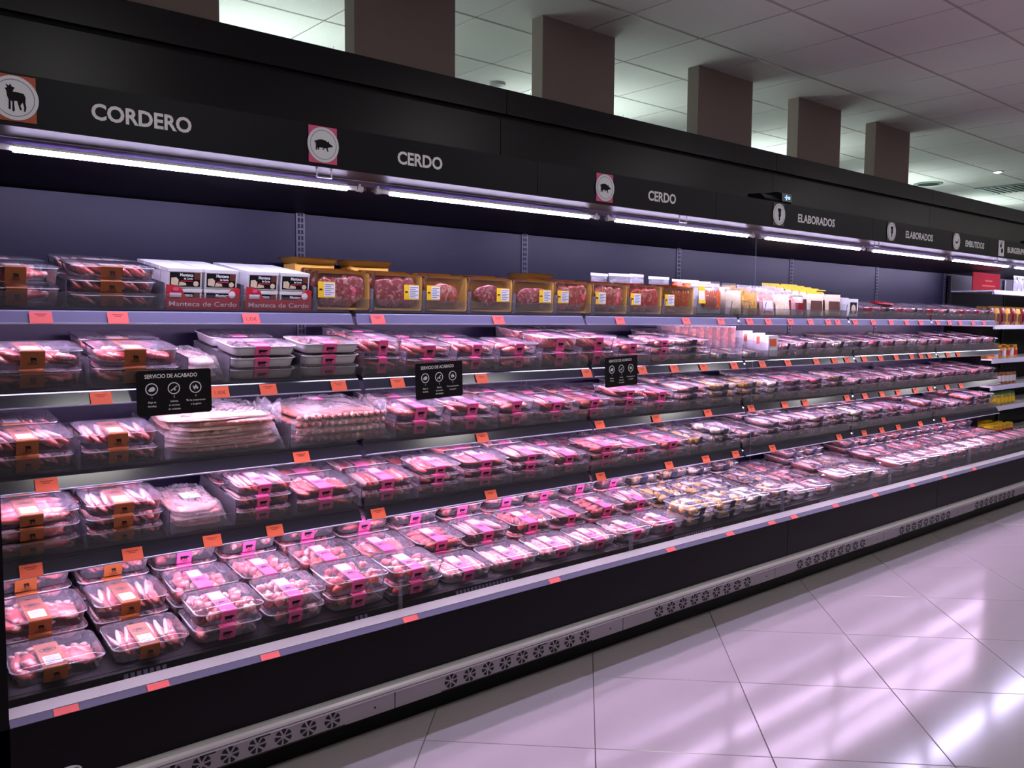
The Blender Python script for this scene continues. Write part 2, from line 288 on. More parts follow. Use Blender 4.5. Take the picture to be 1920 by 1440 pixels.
# bumper with its lattice of round air openings
cp('bumper', MB().prism([(2.5, .166), (2.487, .168), (2.476, .176), (2.474, .186), (2.479, .194), (2.490, .198), (2.515, .2)], XL, XF), 'silver')
cp('bumper_lip', MB().prism([(2.494, .158), (2.487, .160), (2.486, .166), (2.494, .168)], XL, XF), 'silver')
jo = [X0-.05, .385, 1.588, 2.787, 3.998, 5.22, 6.42, 7.63, 8.83, 10.03, 11.23, XF]
fan = MB()
for k in range(7):
    a0 = 2*PI*k/7+.25; a1 = a0+.62
    fan.poly([(.007*math.cos((a0+a1)/2), .007*math.sin((a0+a1)/2)), (.029*math.cos(a0), .0255*math.sin(a0)), (.030*math.cos((a0+a1)/2), .0265*math.sin((a0+a1)/2)), (.029*math.cos(a1), .0255*math.sin(a1))][::-1], -.0006, .0006)
fanm = fan.mesh('fan_opening', 'groove')
for k in range(1, len(jo)-1):
    a, b = jo[k]+.002, jo[k+1]-.002
    gp = obj('grille_panel', B(a, b, 2.495, 2.515, .098, .160).mesh('grille_panel', 'grey'), cab, (-X0, -2.5, 0))
    xs = a+.2
    for q in range(9):
        x = xs+.045+.0885*q
        if x < b-.05: obj('air_opening', fanm, gp, (x, 2.4945, .130))
    obj('slot', B(xs, xs+.80, 2.494, 2.495, .099, .1015).mesh('slot', 'groove'), gp)
    for q in (3.5, 5.5): obj('latch', B(xs+.0885*q, xs+.0885*q+.045, 2.493, 2.495, .152, .157).mesh('latch', 'groove'), gp)
    obj('screw', MB().disc(b-.08, .125, .004, 2.4938, 8).mesh('screw', 'groove'), gp)
# nose: violet rail, pale ledge, then the dark inner wall with its slots
cp('nose_rail', MB().prism([(2.492, .400), (2.510, .4155), (2.514, .412), (2.498, .396)], XL+.045, XF), 'violet')
cp('nose_ledge', MB().prism([(2.510, .4165), (2.549, .431), (2.552, .428), (2.552, .39), (2.514, .40)], XL+.045, XF), 'nose')
ri = MB().prism([(2.583, .375), (2.600, .432), (2.618, .434), (2.618, .375)], X0, XF)
rp = obj('return_air_riser', ri.mesh('riser', 'blackmatte'), cab, (-X0, -2.5, 0))
sl = MB()
x = X0+.03
while x < 9:
    if (x-X0) % 1.25 < 1.18 and math.sin(x*9.7)+math.sin(x*4.1) > .75: sl.prism([(2.5935, .412), (2.5975, .4255), (2.5985, .4255), (2.5945, .412)], x, x+.012)
    x += .0185
o = obj('slots', sl.mesh('slots', 'violet'), rp); o['kind'] = 'stuff'
cp('deck_tray', MB().prism([(2.621, .422), (2.621, .434), (2.86, .434+.239*math.tan(TILT)), (2.86, .422+.239*math.tan(TILT))], XE+.004, 9.6), 'blackmatte')
for k in range(NB): cp('deck_tray', MB().prism([(2.621, .422), (2.621, .434), (3.29, .434+.669*math.tan(TILT)), (3.29, .422+.669*math.tan(TILT))], X0+PITCHX*k+.004, X0+PITCHX*(k+1)-.004), 'blackmatte')
for k in range(10):
    a = X0+PITCHX*k
    if a > XF-1: break
    cp('glass_pane', B(a+.004, a+PITCHX-.004, 2.556, 2.561, .425, .534), 'glass')
    cp('pane_clip', B(a+PITCHX-.007, a+PITCHX+.007, 2.552, 2.566, .425, .536) if k else B(a+PITCHX-.004, a+PITCHX+.004, 2.552, 2.566, .425, .536), 'acryl')
# end panel on the left
cp('end_panel', MB().prism([(2.5, 0), (2.5, 1.28), (2.70, 2.14), (3.45, 2.14), (3.45, 0)], XL-.02, X0-.006), 'blackmatte')
cp('end_glass', B(XE+.02, XE+.026, 2.84, 3.30, 1.46, 1.92), 'glass')
# back panels, uprights
for k in range(NB):
    a = X0+PITCHX*k; cp('back_panel', B(a+.022, a+PITCHX-.022, YB, YB+.02, .43, 1.915), 'back')
for k in range(NB+1):
    x = X0+PITCHX*k
    up = cp('slotted_upright', B(x-.02, x+.02, YB-.004, YB+.02, .43, 1.918), 'upright')
    sl = MB()
    for q in range(60):
        z = .46+.0245*q
        for dx in (-.011, .004): sl.box(x+dx-.001, x+dx+.008, YB-.0052, YB-.004, z, z+.017)
    so = obj('slots', sl.mesh('upright_slots', 'groove'), up); so['kind'] = 'stuff'
cp('back_casing', B(XL, XF, YB+.021, 3.445, .38, 2.10), 'blackmatte')
cp('end_divider', B(XE+.03, XE+.05, 3.0, YB+.02, .43, 1.44), 'blackmatte')
# canopy
cp('canopy_roof', B(XL, XF, 2.735, 3.445, 2.10, 2.146), 'blackmatte')
cp('canopy_ceiling', MB().prism([(2.83, 1.985), (2.83, 1.998), (3.34, 1.932), (3.34, 1.918)], XL, XF), 'blackmatte')
cp('canopy_trim', MB().prism([(2.722, 2.006), (2.722, 2.014), (2.775, 1.994), (2.775, 1.986)], XL, XF), 'trim')
cp('canopy_bead', MB().prism([(2.775, 1.984), (2.775, 1.990), (2.782, 1.990), (2.782, 1.984)], XL, XF), 'lip')
cp('lamp_reflector', MB().prism([(2.782, 1.987), (2.782, 1.994), (2.832, 1.990), (2.832, 1.976)], XL, XF), 'reflect')
jj = [XL, 2.45, 3.70, 5.37, 7.25, 8.9, 10.9, XF]
for a, b in zip(jj, jj[1:]): cp('sign_strip', B(a+.0015, b-.0015, 2.72, 2.735, 2.008, 2.150), 'strip')
for x in (1.457, 3.452, 5.464, 7.45):
    h = MB(); h.tube((x-.028, 2.735, 2.004), (x-.028, 2.735, 1.975), .0035, 6); h.tube((x+.028, 2.735, 2.004), (x+.028, 2.735, 1.975), .0035, 6); h.tube((x-.028, 2.735, 1.975), (x+.028, 2.735, 1.975), .0035, 6)
    cp('pull_handle', h, 'steel')
# canopy tubes
def arc_tube(a0, a1, n, mat, name):
    L = []
    for x in (-.532, .532): L.append([(x, .0128*math.sin(a), -.0128*math.cos(a)) for a in np.linspace(a0, a1, n)])
    mb = MB(); vs = L[0]+L[1]; mb.add(vs, [(i, i+1, n+i+1, n+i) for i in range(n-1)]+[tuple(range(n)), tuple(range(n, 2*n))]+[(n-1, 0, n, 2*n-1)]); return mb.mesh(name, mat)
TUBE = arc_tube(-1.6, 1.6, 11, 'tube', 'tube'); TUBEB = arc_tube(1.62, 2*PI-1.62, 6, 'white', 'tube_back')
for k in range(9):
    xc = 1.04+1.252*k
    lab = 'glowing violet-white tube light under the canopy, %s from the left' % ORD[k]
    t = thing('tube_light', lab, 'light', (xc, 2.785, 1.958), 0, 'tube lights under the canopy')
    obj('tube', TUBE, t); obj('tube_back', TUBEB, t)
    for s in (-1, 1):
        e = MB(); e.tube((s*.532, 0, 0), (s*.573, 0, 0), .009, 10); obj('end_cap', e.mesh('end_cap', 'white'), t)
        sk = obj('socket', MB().tube((s*.576, 0, 0), (s*.598, 0, -.002), .011, 8).box(s*.587-.004, s*.587+.004, -.004, .004, 0, .017).mesh('socket', 'white'), t)
        obj('contact', MB().tube((s*.600, 0, .004), (s*.612, 0, -.004), .006, 6).mesh('contact', 'acryl'), sk)

# ------------------------------------------------------------------ shelves
shelf_sets = {}
def TS(r, y, z):
    s = SHELF[r] if r < 4 else dict(yf=2.597, zs=.4365); return (s['yf']+.024+(y-.024)*CT-z*ST, s['zs']+(y-.024)*ST+z*CT)
def make_shelf(r, k):
    s = SHELF[r]; yf, zb, zt = s['yf'], s['zb'], s['zt']; L = PITCHX-.022; h = L/2
    t = thing('cabinet_shelf', '%s of the %s bay from the left, dark steel with grey price rail' % (SHN[r], BAY[k]), 'shelf', (X0+PITCHX*(k+.5), yf, zb), 0, 'meat cabinet shelves')
    if r not in shelf_sets:
        H = zt-zb
        rail = MB().prism([(0, .004), (.002, .0), (.020, H-.004), (.024, H), (.030, H), (.012, -.001)], -h, h).mesh('price_rail', 'litrail' if r == 0 else 'rail')  # violet canopy light painted into the top rail's colour, lower rails painted darker
        lip = MB().prism([(-.003, 0), (-.003, .0035), (.004, .0045), (.004, 0)], -h, h).mesh('rail_lip', 'lip')
        D = .425 if r == 0 else .476
        board = MB().prism([(0, -.014), (0, .005), (D, .005), (D, -.014)], -h, h).mesh('board', 'shelf')
        br = MB().prism([(.04, -.016), (D-.015, -.016), (D-.005, -.075), (D-.06, -.07)], -.0015, .0015).mesh('bracket', 'black')
        rs = MB().box(-h+.004, h-.004, .006, .0085, .005, .056).mesh('front_riser', 'riser')
        ld = MB().box(-h+.03, h-.03, .008, .022, -.024, -.0145).mesh('led_strip', 'led')
        shelf_sets[r] = (rail, lip, board, br, rs, ld, h, H)
    rail, lip, board, br, rs, ld, h, H = shelf_sets[r]
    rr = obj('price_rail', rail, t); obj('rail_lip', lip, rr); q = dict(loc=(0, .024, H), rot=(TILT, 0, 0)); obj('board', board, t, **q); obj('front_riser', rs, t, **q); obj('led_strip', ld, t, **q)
    obj('bracket', br, t, (-h+.004, .024, H), (TILT, 0, 0)); obj('bracket', br, t, (h-.004, .024, H), (TILT, 0, 0))
for r in range(4):
    for k in range(NB): make_shelf(r, k)

# ------------------------------------------------------------------ silhouettes
PIG = [(-1, .22), (-.92, .38), (-.8, .33), (-.62, .48), (-.2, .56), (.2, .5), (.45, .34), (.58, .46), (.62, .26), (.8, .12), (1, .05), (.98, -.12), (.78, -.14), (.6, -.2), (.45, -.28), (.5, -.55), (.58, -.66), (.44, -.66), (.3, -.34), (.1, -.34), (.0, -.52), (-.1, -.52), (0, -.33), (-.35, -.3), (-.5, -.36), (-.52, -.6), (-.62, -.6), (-.64, -.35), (-.72, -.42), (-.74, -.62), (-.84, -.62), (-.82, -.1), (-.86, .2)]
LAMB = [(-.62, .92), (-.4, .8), (-.28, .95), (-.18, .78), (.05, .72), (-.05, .58), (-.12, .42), (.3, .42), (.7, .36), (.82, .12), (.8, -.3), (.86, -.62), (.78, -.9), (.68, -.9), (.7, -.6), (.6, -.25), (.42, -.5), (.52, -.78), (.4, -.84), (.28, -.5), (.2, -.2), (-.05, -.22), (.0, -.9), (-.1, -1), (-.18, -.92), (-.16, -.3), (-.3, -.2), (-.3, -.8), (-.38, -.88), (-.46, -.8), (-.42, -.2), (-.55, .1), (-.58, .42), (-.68, .6), (-.5, .68)]
BUST = [(-.45, .55), (-.55, .85), (-.3, 1.0), (.05, .95), (.35, 1.0), (.6, .8), (.5, .5), (.42, .2), (.5, -.1), (.35, -.4), (.12, -.55), (.3, -.8), (.1, -1), (-.2, -.95), (-.1, -.7), (-.12, -.45), (-.3, -.2), (-.2, .15), (-.28, .4)]
SAUS = [(-.7, .1)]+[(-.75*math.cos(a), .1-.55*math.sin(a)) for a in np.linspace(.15, 2.6, 9)]+[(.8, .5), (.7, .55)]+[(-.55*math.cos(a), .15-.3*math.sin(a)) for a in np.linspace(2.6, .15, 9)]
def sil(pts, sx, sz, y=-.0012, th=.001, mi=0, cx=0, cz=0, flip=1): return MB().poly([(cx+a*sx*flip, cz+b*sz) for a, b in (pts if flip > 0 else pts[::-1])], y, th, mi)
# fix orientation is unimportant: materials are two sided
# ------------------------------------------------------------------ category signs and lettering
def round_sign(x, sq, pts, label, s=(.033, .036), plate=(.054, .0625)):
    t = thing('category_sign', label, 'sign', (x, 2.719, 2.0815))
    obj('plate', B(-plate[0], plate[0], -.002, .0005, -plate[1], plate[1]).mesh('plate', sq), t)
    if pts is not None:
        d = obj('disc', MB().disc(0, 0, .060, -.005, 32, th=.003).mesh('disc', 'disc'), t)
        rg = MB(); n = 32
        rg.loops([[(r*math.cos(-2*PI*i/n), y, r*math.sin(-2*PI*i/n)) for i in range(n)] for r, y in ((.0505, -.0051), (.0505, -.0056), (.0488, -.0056), (.0488, -.0051))], 0, False, False)
        obj('ring_line', rg.mesh('ring_line', 'ring'), d)
        obj('emblem', sil(pts, s[0], s[1], -.0062, .0012).mesh('emblem', 'ink'), d)
    return t
round_sign(.503, 'signbrown', LAMB, 'rust-brown sign with a black lamb in a white disc, far left', (.033, .038))
round_sign(1.4435, 'signpink', PIG, 'pink sign with a black pig disc, between the words CORDERO and CERDO', (.035, .032))
round_sign(2.86, 'signpink', PIG, 'pink sign with a black pig disc, left of the second word CERDO', (.035, .032))
round_sign(4.279, 'signgrey', BUST, 'grey sign with a figure disc, left of the first word ELABORADOS', (.030, .034))
round_sign(5.618, 'signgrey', BUST, 'grey sign with a figure disc, left of the second word ELABORADOS', (.030, .034))
round_sign(6.64, 'signred', SAUS, 'dark red sign with a sausage disc, left of the word EMBUTIDOS', (.034, .034))
t = round_sign(7.50, 'disc', None, 'white sign with two dark patties, left of the word BURGER', plate=(.056, .0625))
obj('emblem', MB().disc(-.012, .02, .016, -.003, 14).disc(.014, -.018, .02, -.003, 14).mesh('emblem', 'ink'), t)
obj('caption', B(-.03, .03, -.0028, -.002, .047, .052).box(-.03, .03, -.0028, -.002, .038, .042).mesh('caption', 'ring'), t)
for txt, a, b in (('CORDERO', .70, .99), ('CERDO', 1.75, 1.954), ('CERDO', 3.163, 3.371), ('ELABORADOS', 4.481, 4.893), ('ELABORADOS', 5.831, 6.25), ('EMBUTIDOS', 6.809, 7.159), ('BURGER/PICADA', 7.635, 8.21)):
    lab = {.70: 'white word CORDERO on the black sign strip', 1.75: 'white word CERDO right after the word CORDERO', 3.163: 'white word CERDO right after the second pink pig sign', 4.481: 'white word ELABORADOS after the black gadget', 5.831: 'second white word ELABORADOS, next to the word EMBUTIDOS', 6.809: 'white word EMBUTIDOS on the black sign strip', 7.635: 'white words BURGER/PICADA at the far right of the strip'}[a]
    o = obj('sign_lettering', text_mesh(txt, .046, b-a, 'letter', .03), None, ((a+b)/2, 2.7188, 2.057)); tag(o, lab, 'lettering')
# black gadgets on top of the canopy
def gadget(x, label):
    t = thing('counting_sensor', label, 'sensor', (x, 2.80, 2.150))
    obj('housing', MB().prism([(-.05, 0), (-.06, .02), (-.03, .045), (.05, .05), (.06, 0)], -.13, .03).mesh('housing', 'black'), t)
    obj('visor', MB().prism([(-.055, 0), (-.070, .012), (-.066, .058), (-.03, .070), (.05, .066), (.06, 0)], .03, .13).mesh('visor', 'black'), t)
    d = MB(); d.box(.055, .085, -.0735, -.0695, .032, .037); d.box(.067, .073, -.0735, -.0695, .020, .048); d.box(.09, .105, -.0735, -.0695, .026, .042)
    obj('display', d.mesh('display', 'screen'), t)
gadget(4.30, 'black gadget with blue lit display on the canopy left of ELABORADOS'); gadget(8.42, 'black gadget on the canopy at the right edge of the view')

# ------------------------------------------------------------------ price tags
TAGS = {0: [.58, .798, 1.238, 1.752, 2.361, 3.141, 3.662, 3.97, 4.247, 4.438, 4.68, 4.906, 5.12, 5.24, 5.47, 5.72, 5.98, 6.22, 6.45, 6.74, 6.95, 7.15, 7.4, 7.62],
        1: [.729, 1.103, 1.276, 1.553, 1.811, 2.232, 2.864, 3.26, 3.512, 3.76, 4.038, 4.316, 4.586, 4.908, 5.13, 5.29, 5.52, 5.75, 5.98, 6.22, 6.37, 6.51, 6.83, 7.02],
        2: [.665-.115, 1.399, 2.236, 2.957, 3.375, 3.808, 4.215, 4.565, 4.793, 5.309, 5.55, 5.79, 6.03, 6.30, 6.55, 6.85, 7.1],
        3: [.55-.03, .808, 1.066, 1.291, 1.718, 2.282, 2.966, 3.481, 3.795, 4.071, 4.442, 5.218, 5.55, 5.80, 6.05, 6.4, 6.8],
        4: [.534, .778, 1.124, 1.657, 2.367, 3.117, 3.584, 3.957, 4.176, 4.621, 5.1, 5.6, 6.1, 6.6]}
TAGS[2][0] = .57; TAGS[3][0] = .52
tagm = {}
for key, mat in (('t', 'tag_top'), ('o', 'orange')):
    a = MB().box(-.031, .031, -.0012, 0, 0, .041).mesh('tag_card', mat)
    ink = MB()
    for q, (u, v) in enumerate(((-.017, .017), (-.010, .010))):
        x = u
        while x < v: wq = random.uniform(.0015, .0035); ink.box(x, min(v, x+wq), -.0016, -.0012, .030-.006*q, .0325-.006*q); x += wq+.0009
    tagm[key] = (a, ink.mesh('tag_print', 'tagink'))
p175 = text_mesh('1,75€', .013, None, 'tagink'); p180 = text_mesh('1,80€', .013, None, 'tagink')
for r, xs in TAGS.items():
    for n, x in enumerate(xs):
        if r < 4: s = SHELF[r]; loc = (x, s['yf']-.0026, s['zb']+.0015); rot = (-.44, 0, 0); card, ink = tagm['t' if r == 0 else 'o']
        else: loc = (x, 2.4905, .4005); rot = (-.86, 0, 0); card, ink = tagm['t']
        where = 'on the rail of the %s' % SHN[r] if r < 4 else 'on the nose rail below the base deck'
        pr = (r == 0 and n == 2, r == 1 and n == 1)
        if any(pr): lab = '%s price tag %s %s' % ('coral' if r == 0 else 'orange', 'reading 1,75€' if pr[0] else 'reading 1,80€', where)
        else: lab = '%s price tag %s, %s from left' % ('coral' if r in (0, 4) else 'orange', where, ORD[n])
        t = tag(obj('price_tag', card, None, loc, rot, (1, 1, 1 if r < 4 else .52)), lab, 'tag', 'price tags %s' % where)
        if r < 4: obj('print', p175 if pr[0] else p180 if pr[1] else ink, t, (0, -.0016, .012) if any(pr) else (0, 0, 0))

# ------------------------------------------------------------------ the three hanging placards
ttl = text_mesh('SERVICIO DE ACABADO', .0125, .165, 'letter', .02)
caps = [['1', 'Elige tu', 'bandeja'], ['2', 'Solicita', 'el servicio', 'de acabado'], ['3', 'Te lo preparamos', 'a tu gusto']]
capm = [[text_mesh(s_, .0062, None, 'letter', .01) for s_ in c_] for c_ in caps]
icons = [[(-.8, -.3), (-.3, .4), (.4, .6), (.8, .1), (.5, -.5), (-.4, -.6)], [(-.8, -.5), (-.2, -.1), (.6, .6), (.8, .5), (.2, -.1), (.5, -.5), (.2, -.6), (-.1, -.25), (-.6, -.7)], [(-.6, .5), (-.2, .1), (.1, .7), (.4, .2), (.7, -.1), (.4, -.6), (.1, -.1), (-.2, -.7), (-.5, -.2)]]
for x, z, rz, lab in ((.945, 1.168, -.02, 'black SERVICIO DE ACABADO placard hanging before the lamb trays, nearest of three'), (1.995, 1.164, .03, 'black SERVICIO DE ACABADO placard hanging before pork trays, middle of three'), (3.078, 1.162, .02, 'black SERVICIO DE ACABADO placard hanging before pork trays, farthest of three')):
    t = thing('service_placard', lab, 'placard', (x, 2.79, z), rz); t.rotation_euler[1] = -.012 if x < 1 else -.035
    hw, H, rr_ = .118, .145, .006
    pts = [(-hw+rr_, 0), (hw-rr_, 0), (hw, rr_), (hw, H-rr_), (hw-rr_, H), (-hw+rr_, H), (-hw, H-rr_), (-hw, rr_)]
    obj('board', MB().poly(pts, 0, .003).mesh('placard_board', 'ink'), t)
    obj('title', ttl, t, (-.01, -.001, .120))
    obj('hook', B(-.01, .01, .003, .012, .04, .145).mesh('hook', 'black'), t)
    for q in range(3):
        cx = -.072+.069*q; n = 22
        ic = obj('icon', MB().loops([[(cx+r*math.cos(-2*PI*i/n), y, .085+r*math.sin(-2*PI*i/n)) for i in range(n)] for r, y in ((.0195, -.0002), (.0195, -.001), (.0165, -.001), (.0165, -.0002))], 0, False, False).mesh('icon_ring', 'disc'), t)
        obj('pictogram', sil(icons[q], .014, .013, -.001, .001, cx=cx, cz=.085).mesh('pictogram', 'disc'), ic)
        for j, me in enumerate(capm[q]): obj('caption', me, t, (cx, -.001, .055-.0125*j-(0 if j == 0 else .002)))

# ------------------------------------------------------------------ food prototypes
def rr(w_, d_, r, z, nc=3, ns=1, amp=0):
    pts = []
    for q, (cx, cy, a0) in enumerate(((w_/2-r, -d_/2+r, -PI/2), (w_/2-r, d_/2-r, 0), (-w_/2+r, d_/2-r, PI/2), (-w_/2+r, -d_/2+r, PI))):
        for i in range(nc+1): a = a0+PI/2*i/nc; pts.append((cx+r*math.cos(a), cy+r*math.sin(a), z))
        if ns > 1:
            nx, ny, _ = [(w_/2, d_/2-r, 0), (-w_/2+r, d_/2, 0), (-w_/2, -d_/2+r, 0), (w_/2-r, -d_/2, 0)][q]; x0, y0, _ = pts[-1]; nrm = [(1, 0), (0, 1), (-1, 0), (0, -1)][q]
            for i in range(1, ns): f = i/ns; o_ = amp if i % 2 else -amp*.2; pts.append((x0+(nx-x0)*f-nrm[0]*o_, y0+(ny-y0)*f-nrm[1]*o_, z))
    return pts
TW, TD = .232, .190
def tray_mesh(h, ribs=False, mat='tray', name='container', w_=TW, d_=TD):
    ns = 14 if ribs else 1; a = .0022 if ribs else 0
    L = [rr(w_-.034, d_-.034, .022, .0006, 3, ns, a), rr(w_-.022, d_-.022, .026, .006, 3, ns, a), rr(w_-.012, d_-.012, .024, h-.004, 3, ns, a*.6), rr(w_-.012, d_-.012, .024, h-.001, 3, ns, 0), rr(w_, d_, .028, h, 3, ns, 0), rr(w_+.0005, d_+.0005, .028, h-.003, 3, ns, 0)]
    mb = MB().loops(L[:4], 0, True, False); mb.loops(L[3:], 1, False, False); return mb.mesh(name, [mat, 'rim' if mat == 'tray' else mat], True)
def film_mesh(h, dome=.0, w_=TW, d_=TD):
    L = [rr(w_-.002, d_-.002, .027, h+.0008), rr(w_-.03, d_-.03, .022, h+.0012+dome*.8), rr(w_*.5, d_*.5, .02, h+.001+dome)]
    return MB().loops(L, 0, False, True).mesh('film', 'film', True)
def blob(mb, c, s, rot=(0, 0, 0), nu=12, nv=7, amp=.12, p=1.0, mi=0, seed=None, rim=None):
    rs = np.random.default_rng(seed if seed is not None else rng.integers(1e9)); ph = rs.uniform(0, 6.28, 6); fr = rs.integers(1, 4, 3)
    T = Matrix.Translation(c) @ Euler(rot).to_matrix().to_4x4()
    def sg(v): return math.copysign(abs(v)**p, v)
    def fn(u, v):
        a = 2*PI*u; b = PI*(v-.5)*.985
        k = 1+amp*(math.sin(fr[0]*a+ph[0])*math.cos(b)+.6*math.sin((fr[1]+2)*a+ph[1]+3*b))
        x, y, z = sg(math.cos(a))*sg(math.cos(b)), sg(math.sin(a))*sg(math.cos(b)), sg(math.sin(b))
        return (x*s[0]*k, y*s[1]*k, z*s[2]*(1+amp*math.sin(4*x+ph[2])*1.2)+s[2]*amp*1.5*math.sin(3*y+2*x+ph[3]))
    mb.grid(nu, nv, fn, mi, True, T)
def m_slices(h, n=8, mats=('pork', 'fat'), seed=1):
    """overlapping leaning slices, each with a fat edge"""
    rs = np.random.default_rng(seed); out = []
    for q in range(n):
        mb = MB(); x = -TW*.36+TW*.72*q/(n-1); tl_ = .75+rs.uniform(-.15, .15)
        c = (x+rs.uniform(-.004, .004), rs.uniform(-.006, .006), h*.52); ro = (rs.uniform(-.1, .1), tl_, rs.uniform(-.25, .25))
        blob(mb, c, (h*.62, TD*.36, .0085), ro, 12, 6, .10, .8, 0, rs.integers(1e9))
        T = Matrix.Translation(c) @ Euler(ro).to_matrix().to_4x4(); off = T @ Vector((-h*.50, 0, .0015))
        blob(mb, tuple(off), (.007, TD*.31, .0075), ro, 8, 5, .15, .9, 1, rs.integers(1e9)); out.append(mb)
    return out
def m_cubes(h, mats=None, seed=2, n=34):
    rs = np.random.default_rng(seed); out = []
    mb = MB()
    for q in range(n):
        s = rs.uniform(.011, .017); c = (rs.uniform(-TW*.38, TW*.38), rs.uniform(-TD*.37, TD*.37), rs.uniform(.3, .74)*h)
        blob(mb, c, (s*1.15, s, s*.9), tuple(rs.uniform(0, 3, 3)), 8, 5, .12, .55, 0 if rs.random() < .8 else 1, rs.integers(1e9))
    return [mb]
def m_chops(h, seed=3, n=5):
    rs = np.random.default_rng(seed); out = []
    for q in range(n):
        mb = MB(); x = -TW*.30+TW*.60*q/(n-1); c = (x, rs.uniform(-.012, .012), h*(.40+.10*(q % 2))); ro = (rs.uniform(-.1, .1), .28+rs.uniform(-.1, .1), rs.uniform(-.5, .5))
        blob(mb, c, (.043, .062, .011), ro, 16, 6, .14, .85, 0, rs.integers(1e9))
        T = Matrix.Translation(c) @ Euler(ro).to_matrix().to_4x4()
        for a in np.linspace(.4, 2.7, 5): blob(mb, tuple(T @ Vector((.040*math.cos(a), .058*math.sin(a), .002))), (.012, .010, .009), ro, 7, 5, .1, 1, 1, rs.integers(1e9))
        out.append(mb)
    return out
def m_fillets(h, seed=4, n=6):
    rs = np.random.default_rng(seed); out = []
    for q in range(n):
        mb = MB(); y = -TD*.33+TD*.66*q/(n-1); c = (rs.uniform(-.01, .01), y, h*(.42+.14*(q % 2)))
        blob(mb, c, (TW*.39, .017, .014), (rs.uniform(-.3, .3), 0, rs.uniform(-.12, .12)), 14, 6, .13, .9, 0, rs.integers(1e9)); out.append(mb)
    return out
def m_sticks(h, seed=5, n=11):
    rs = np.random.default_rng(seed); out = []
    for q in range(n):
        mb = MB(); x = -TW*.38+TW*.76*q/(n-1)
        blob(mb, (x, rs.uniform(-.006, .006), h*.5), (.0095, TD*.38, h*.36), (0, rs.uniform(-.2, .2), rs.uniform(-.08, .08)), 8, 8, .1, .85, 0 if q % 3 else 1, rs.integers(1e9)); out.append(mb)
    return out
def m_leg(h, seed=6):
    mb = MB()
    def fn(u, v):
        a = 2*PI*u; r = (.034+.016*math.sin(3.1*v+.2))*math.sin(PI*min(1, v*.97+.015))**.5*(1-.38*v)
        return (-TW*.40+TW*.8*v, r*1.25*math.cos(a), h*.5+r*.62*math.sin(a))
    mb.grid(12, 12, fn, 0, True); blob(mb, (TW*.36, 0, h*.5), (.014, .013, .012), (0, 0, 0), 8, 5, .1, 1, 1, 9)
    blob(mb, (-.02, .045, h*.42), (.07, .022, .016), (0, 0, .1), 12, 6, .12, 1, 0, 10); return [mb]
def m_mince(h, seed=7):
    mb = MB(); rs = np.random.default_rng(seed); ph = rs.uniform(0, 6, 8)
    def fn(u, v):
        x = (u-.5)*TW*.84; y = (v-.5)*TD*.84; e = min(1, 8*min(u, 1-u, v, 1-v))
        return (x, y, h*(.12+e*(.62+.05*math.sin(90*x+ph[0])+.05*math.sin(70*y+ph[1])+.04*math.sin(160*x+110*y+ph[2]))))
    mb.grid(20, 14, fn, 0); return [mb]
VAR = dict(slices=m_slices, cubes=m_cubes, chops=m_chops, fillets=m_fillets, sticks=m_sticks, leg=m_leg, mince=m_mince)
pig_txt = text_mesh('CERDO', .0055, .021, 'ink', .015); cor_txt = text_mesh('CORDERO', .005, .026, 'ink', .015)
pigs = sil(PIG, .0175, .0150, 0, .0006).mesh('pig', 'ink'); lambs = sil(LAMB, .0105, .0105, 0, .0006).mesh('lamb', 'ink')
EMB_P = merge('pig_emblem', [(pigs, (0, -.0005, .0), 0), (pig_txt, (0, -.0005, -.0155), 0)], 'ink')
EMB_L = merge('lamb_emblem', [(lambs, (0, -.0005, .0), 0), (cor_txt, (0, -.0005, -.0165), 0)], 'ink')
def ovalring():
    n = 20; mb = MB()
    mb.loops([[(.021*k*math.cos(2*PI*i/n), .0125*k*math.sin(2*PI*i/n), z) for i in range(n)] for k, z in ((1, 0), (1, .0004), (.9, .0004), (.9, 0))], 0, False, False)
    mb.add([(a*.014, b*.012, .0004) for a, b in PIG], [tuple(range(len(PIG)))], 0); return mb.mesh('oval_emblem', 'ink')
OVAL = ovalring()
STK = MB().box(-.021, .021, -.026, .026, 0, .0004, 0)
for q in range(5): STK.box(-.017, .017 if q % 2 else .008, -.020+.009*q, -.0165+.009*q, .0004, .0005, 1)
STICK = STK.mesh('info_sticker', ['paper', 'ring'])
def band_mesh(h, bw, mat, back=.055, d_=TD, x=-.012):
    p = [(back, h+.0022), (-d_/2-.001, h+.0022), (-d_/2-.0028, h-.001), (-d_/2+.0035, .006)]
    q = [(y+.0, z-.0007) for y, z in p[:1]]+[(-d_/2-.0005, h+.0015), (-d_/2-.002, h-.001), (-d_/2+.0045, .0062)]
    mb = MB()
    for i in range(3):
        mb.add([(x-bw/2, *p[i]), (x+bw/2, *p[i]), (x+bw/2, *p[i+1]), (x-bw/2, *p[i+1]), (x-bw/2, *q[i]), (x+bw/2, *q[i]), (x+bw/2, *q[i+1]), (x-bw/2, *q[i+1])], [(0, 3, 2, 1), (4, 5, 6, 7), (0, 4, 7, 3), (1, 2, 6, 5), (0, 1, 5, 4), (2, 3, 7, 6)])
    return mb.mesh('label_band', mat)
CACHE = {}
def cached(k, f):
    if k not in CACHE: CACHE[k] = f()
    return CACHE[k]
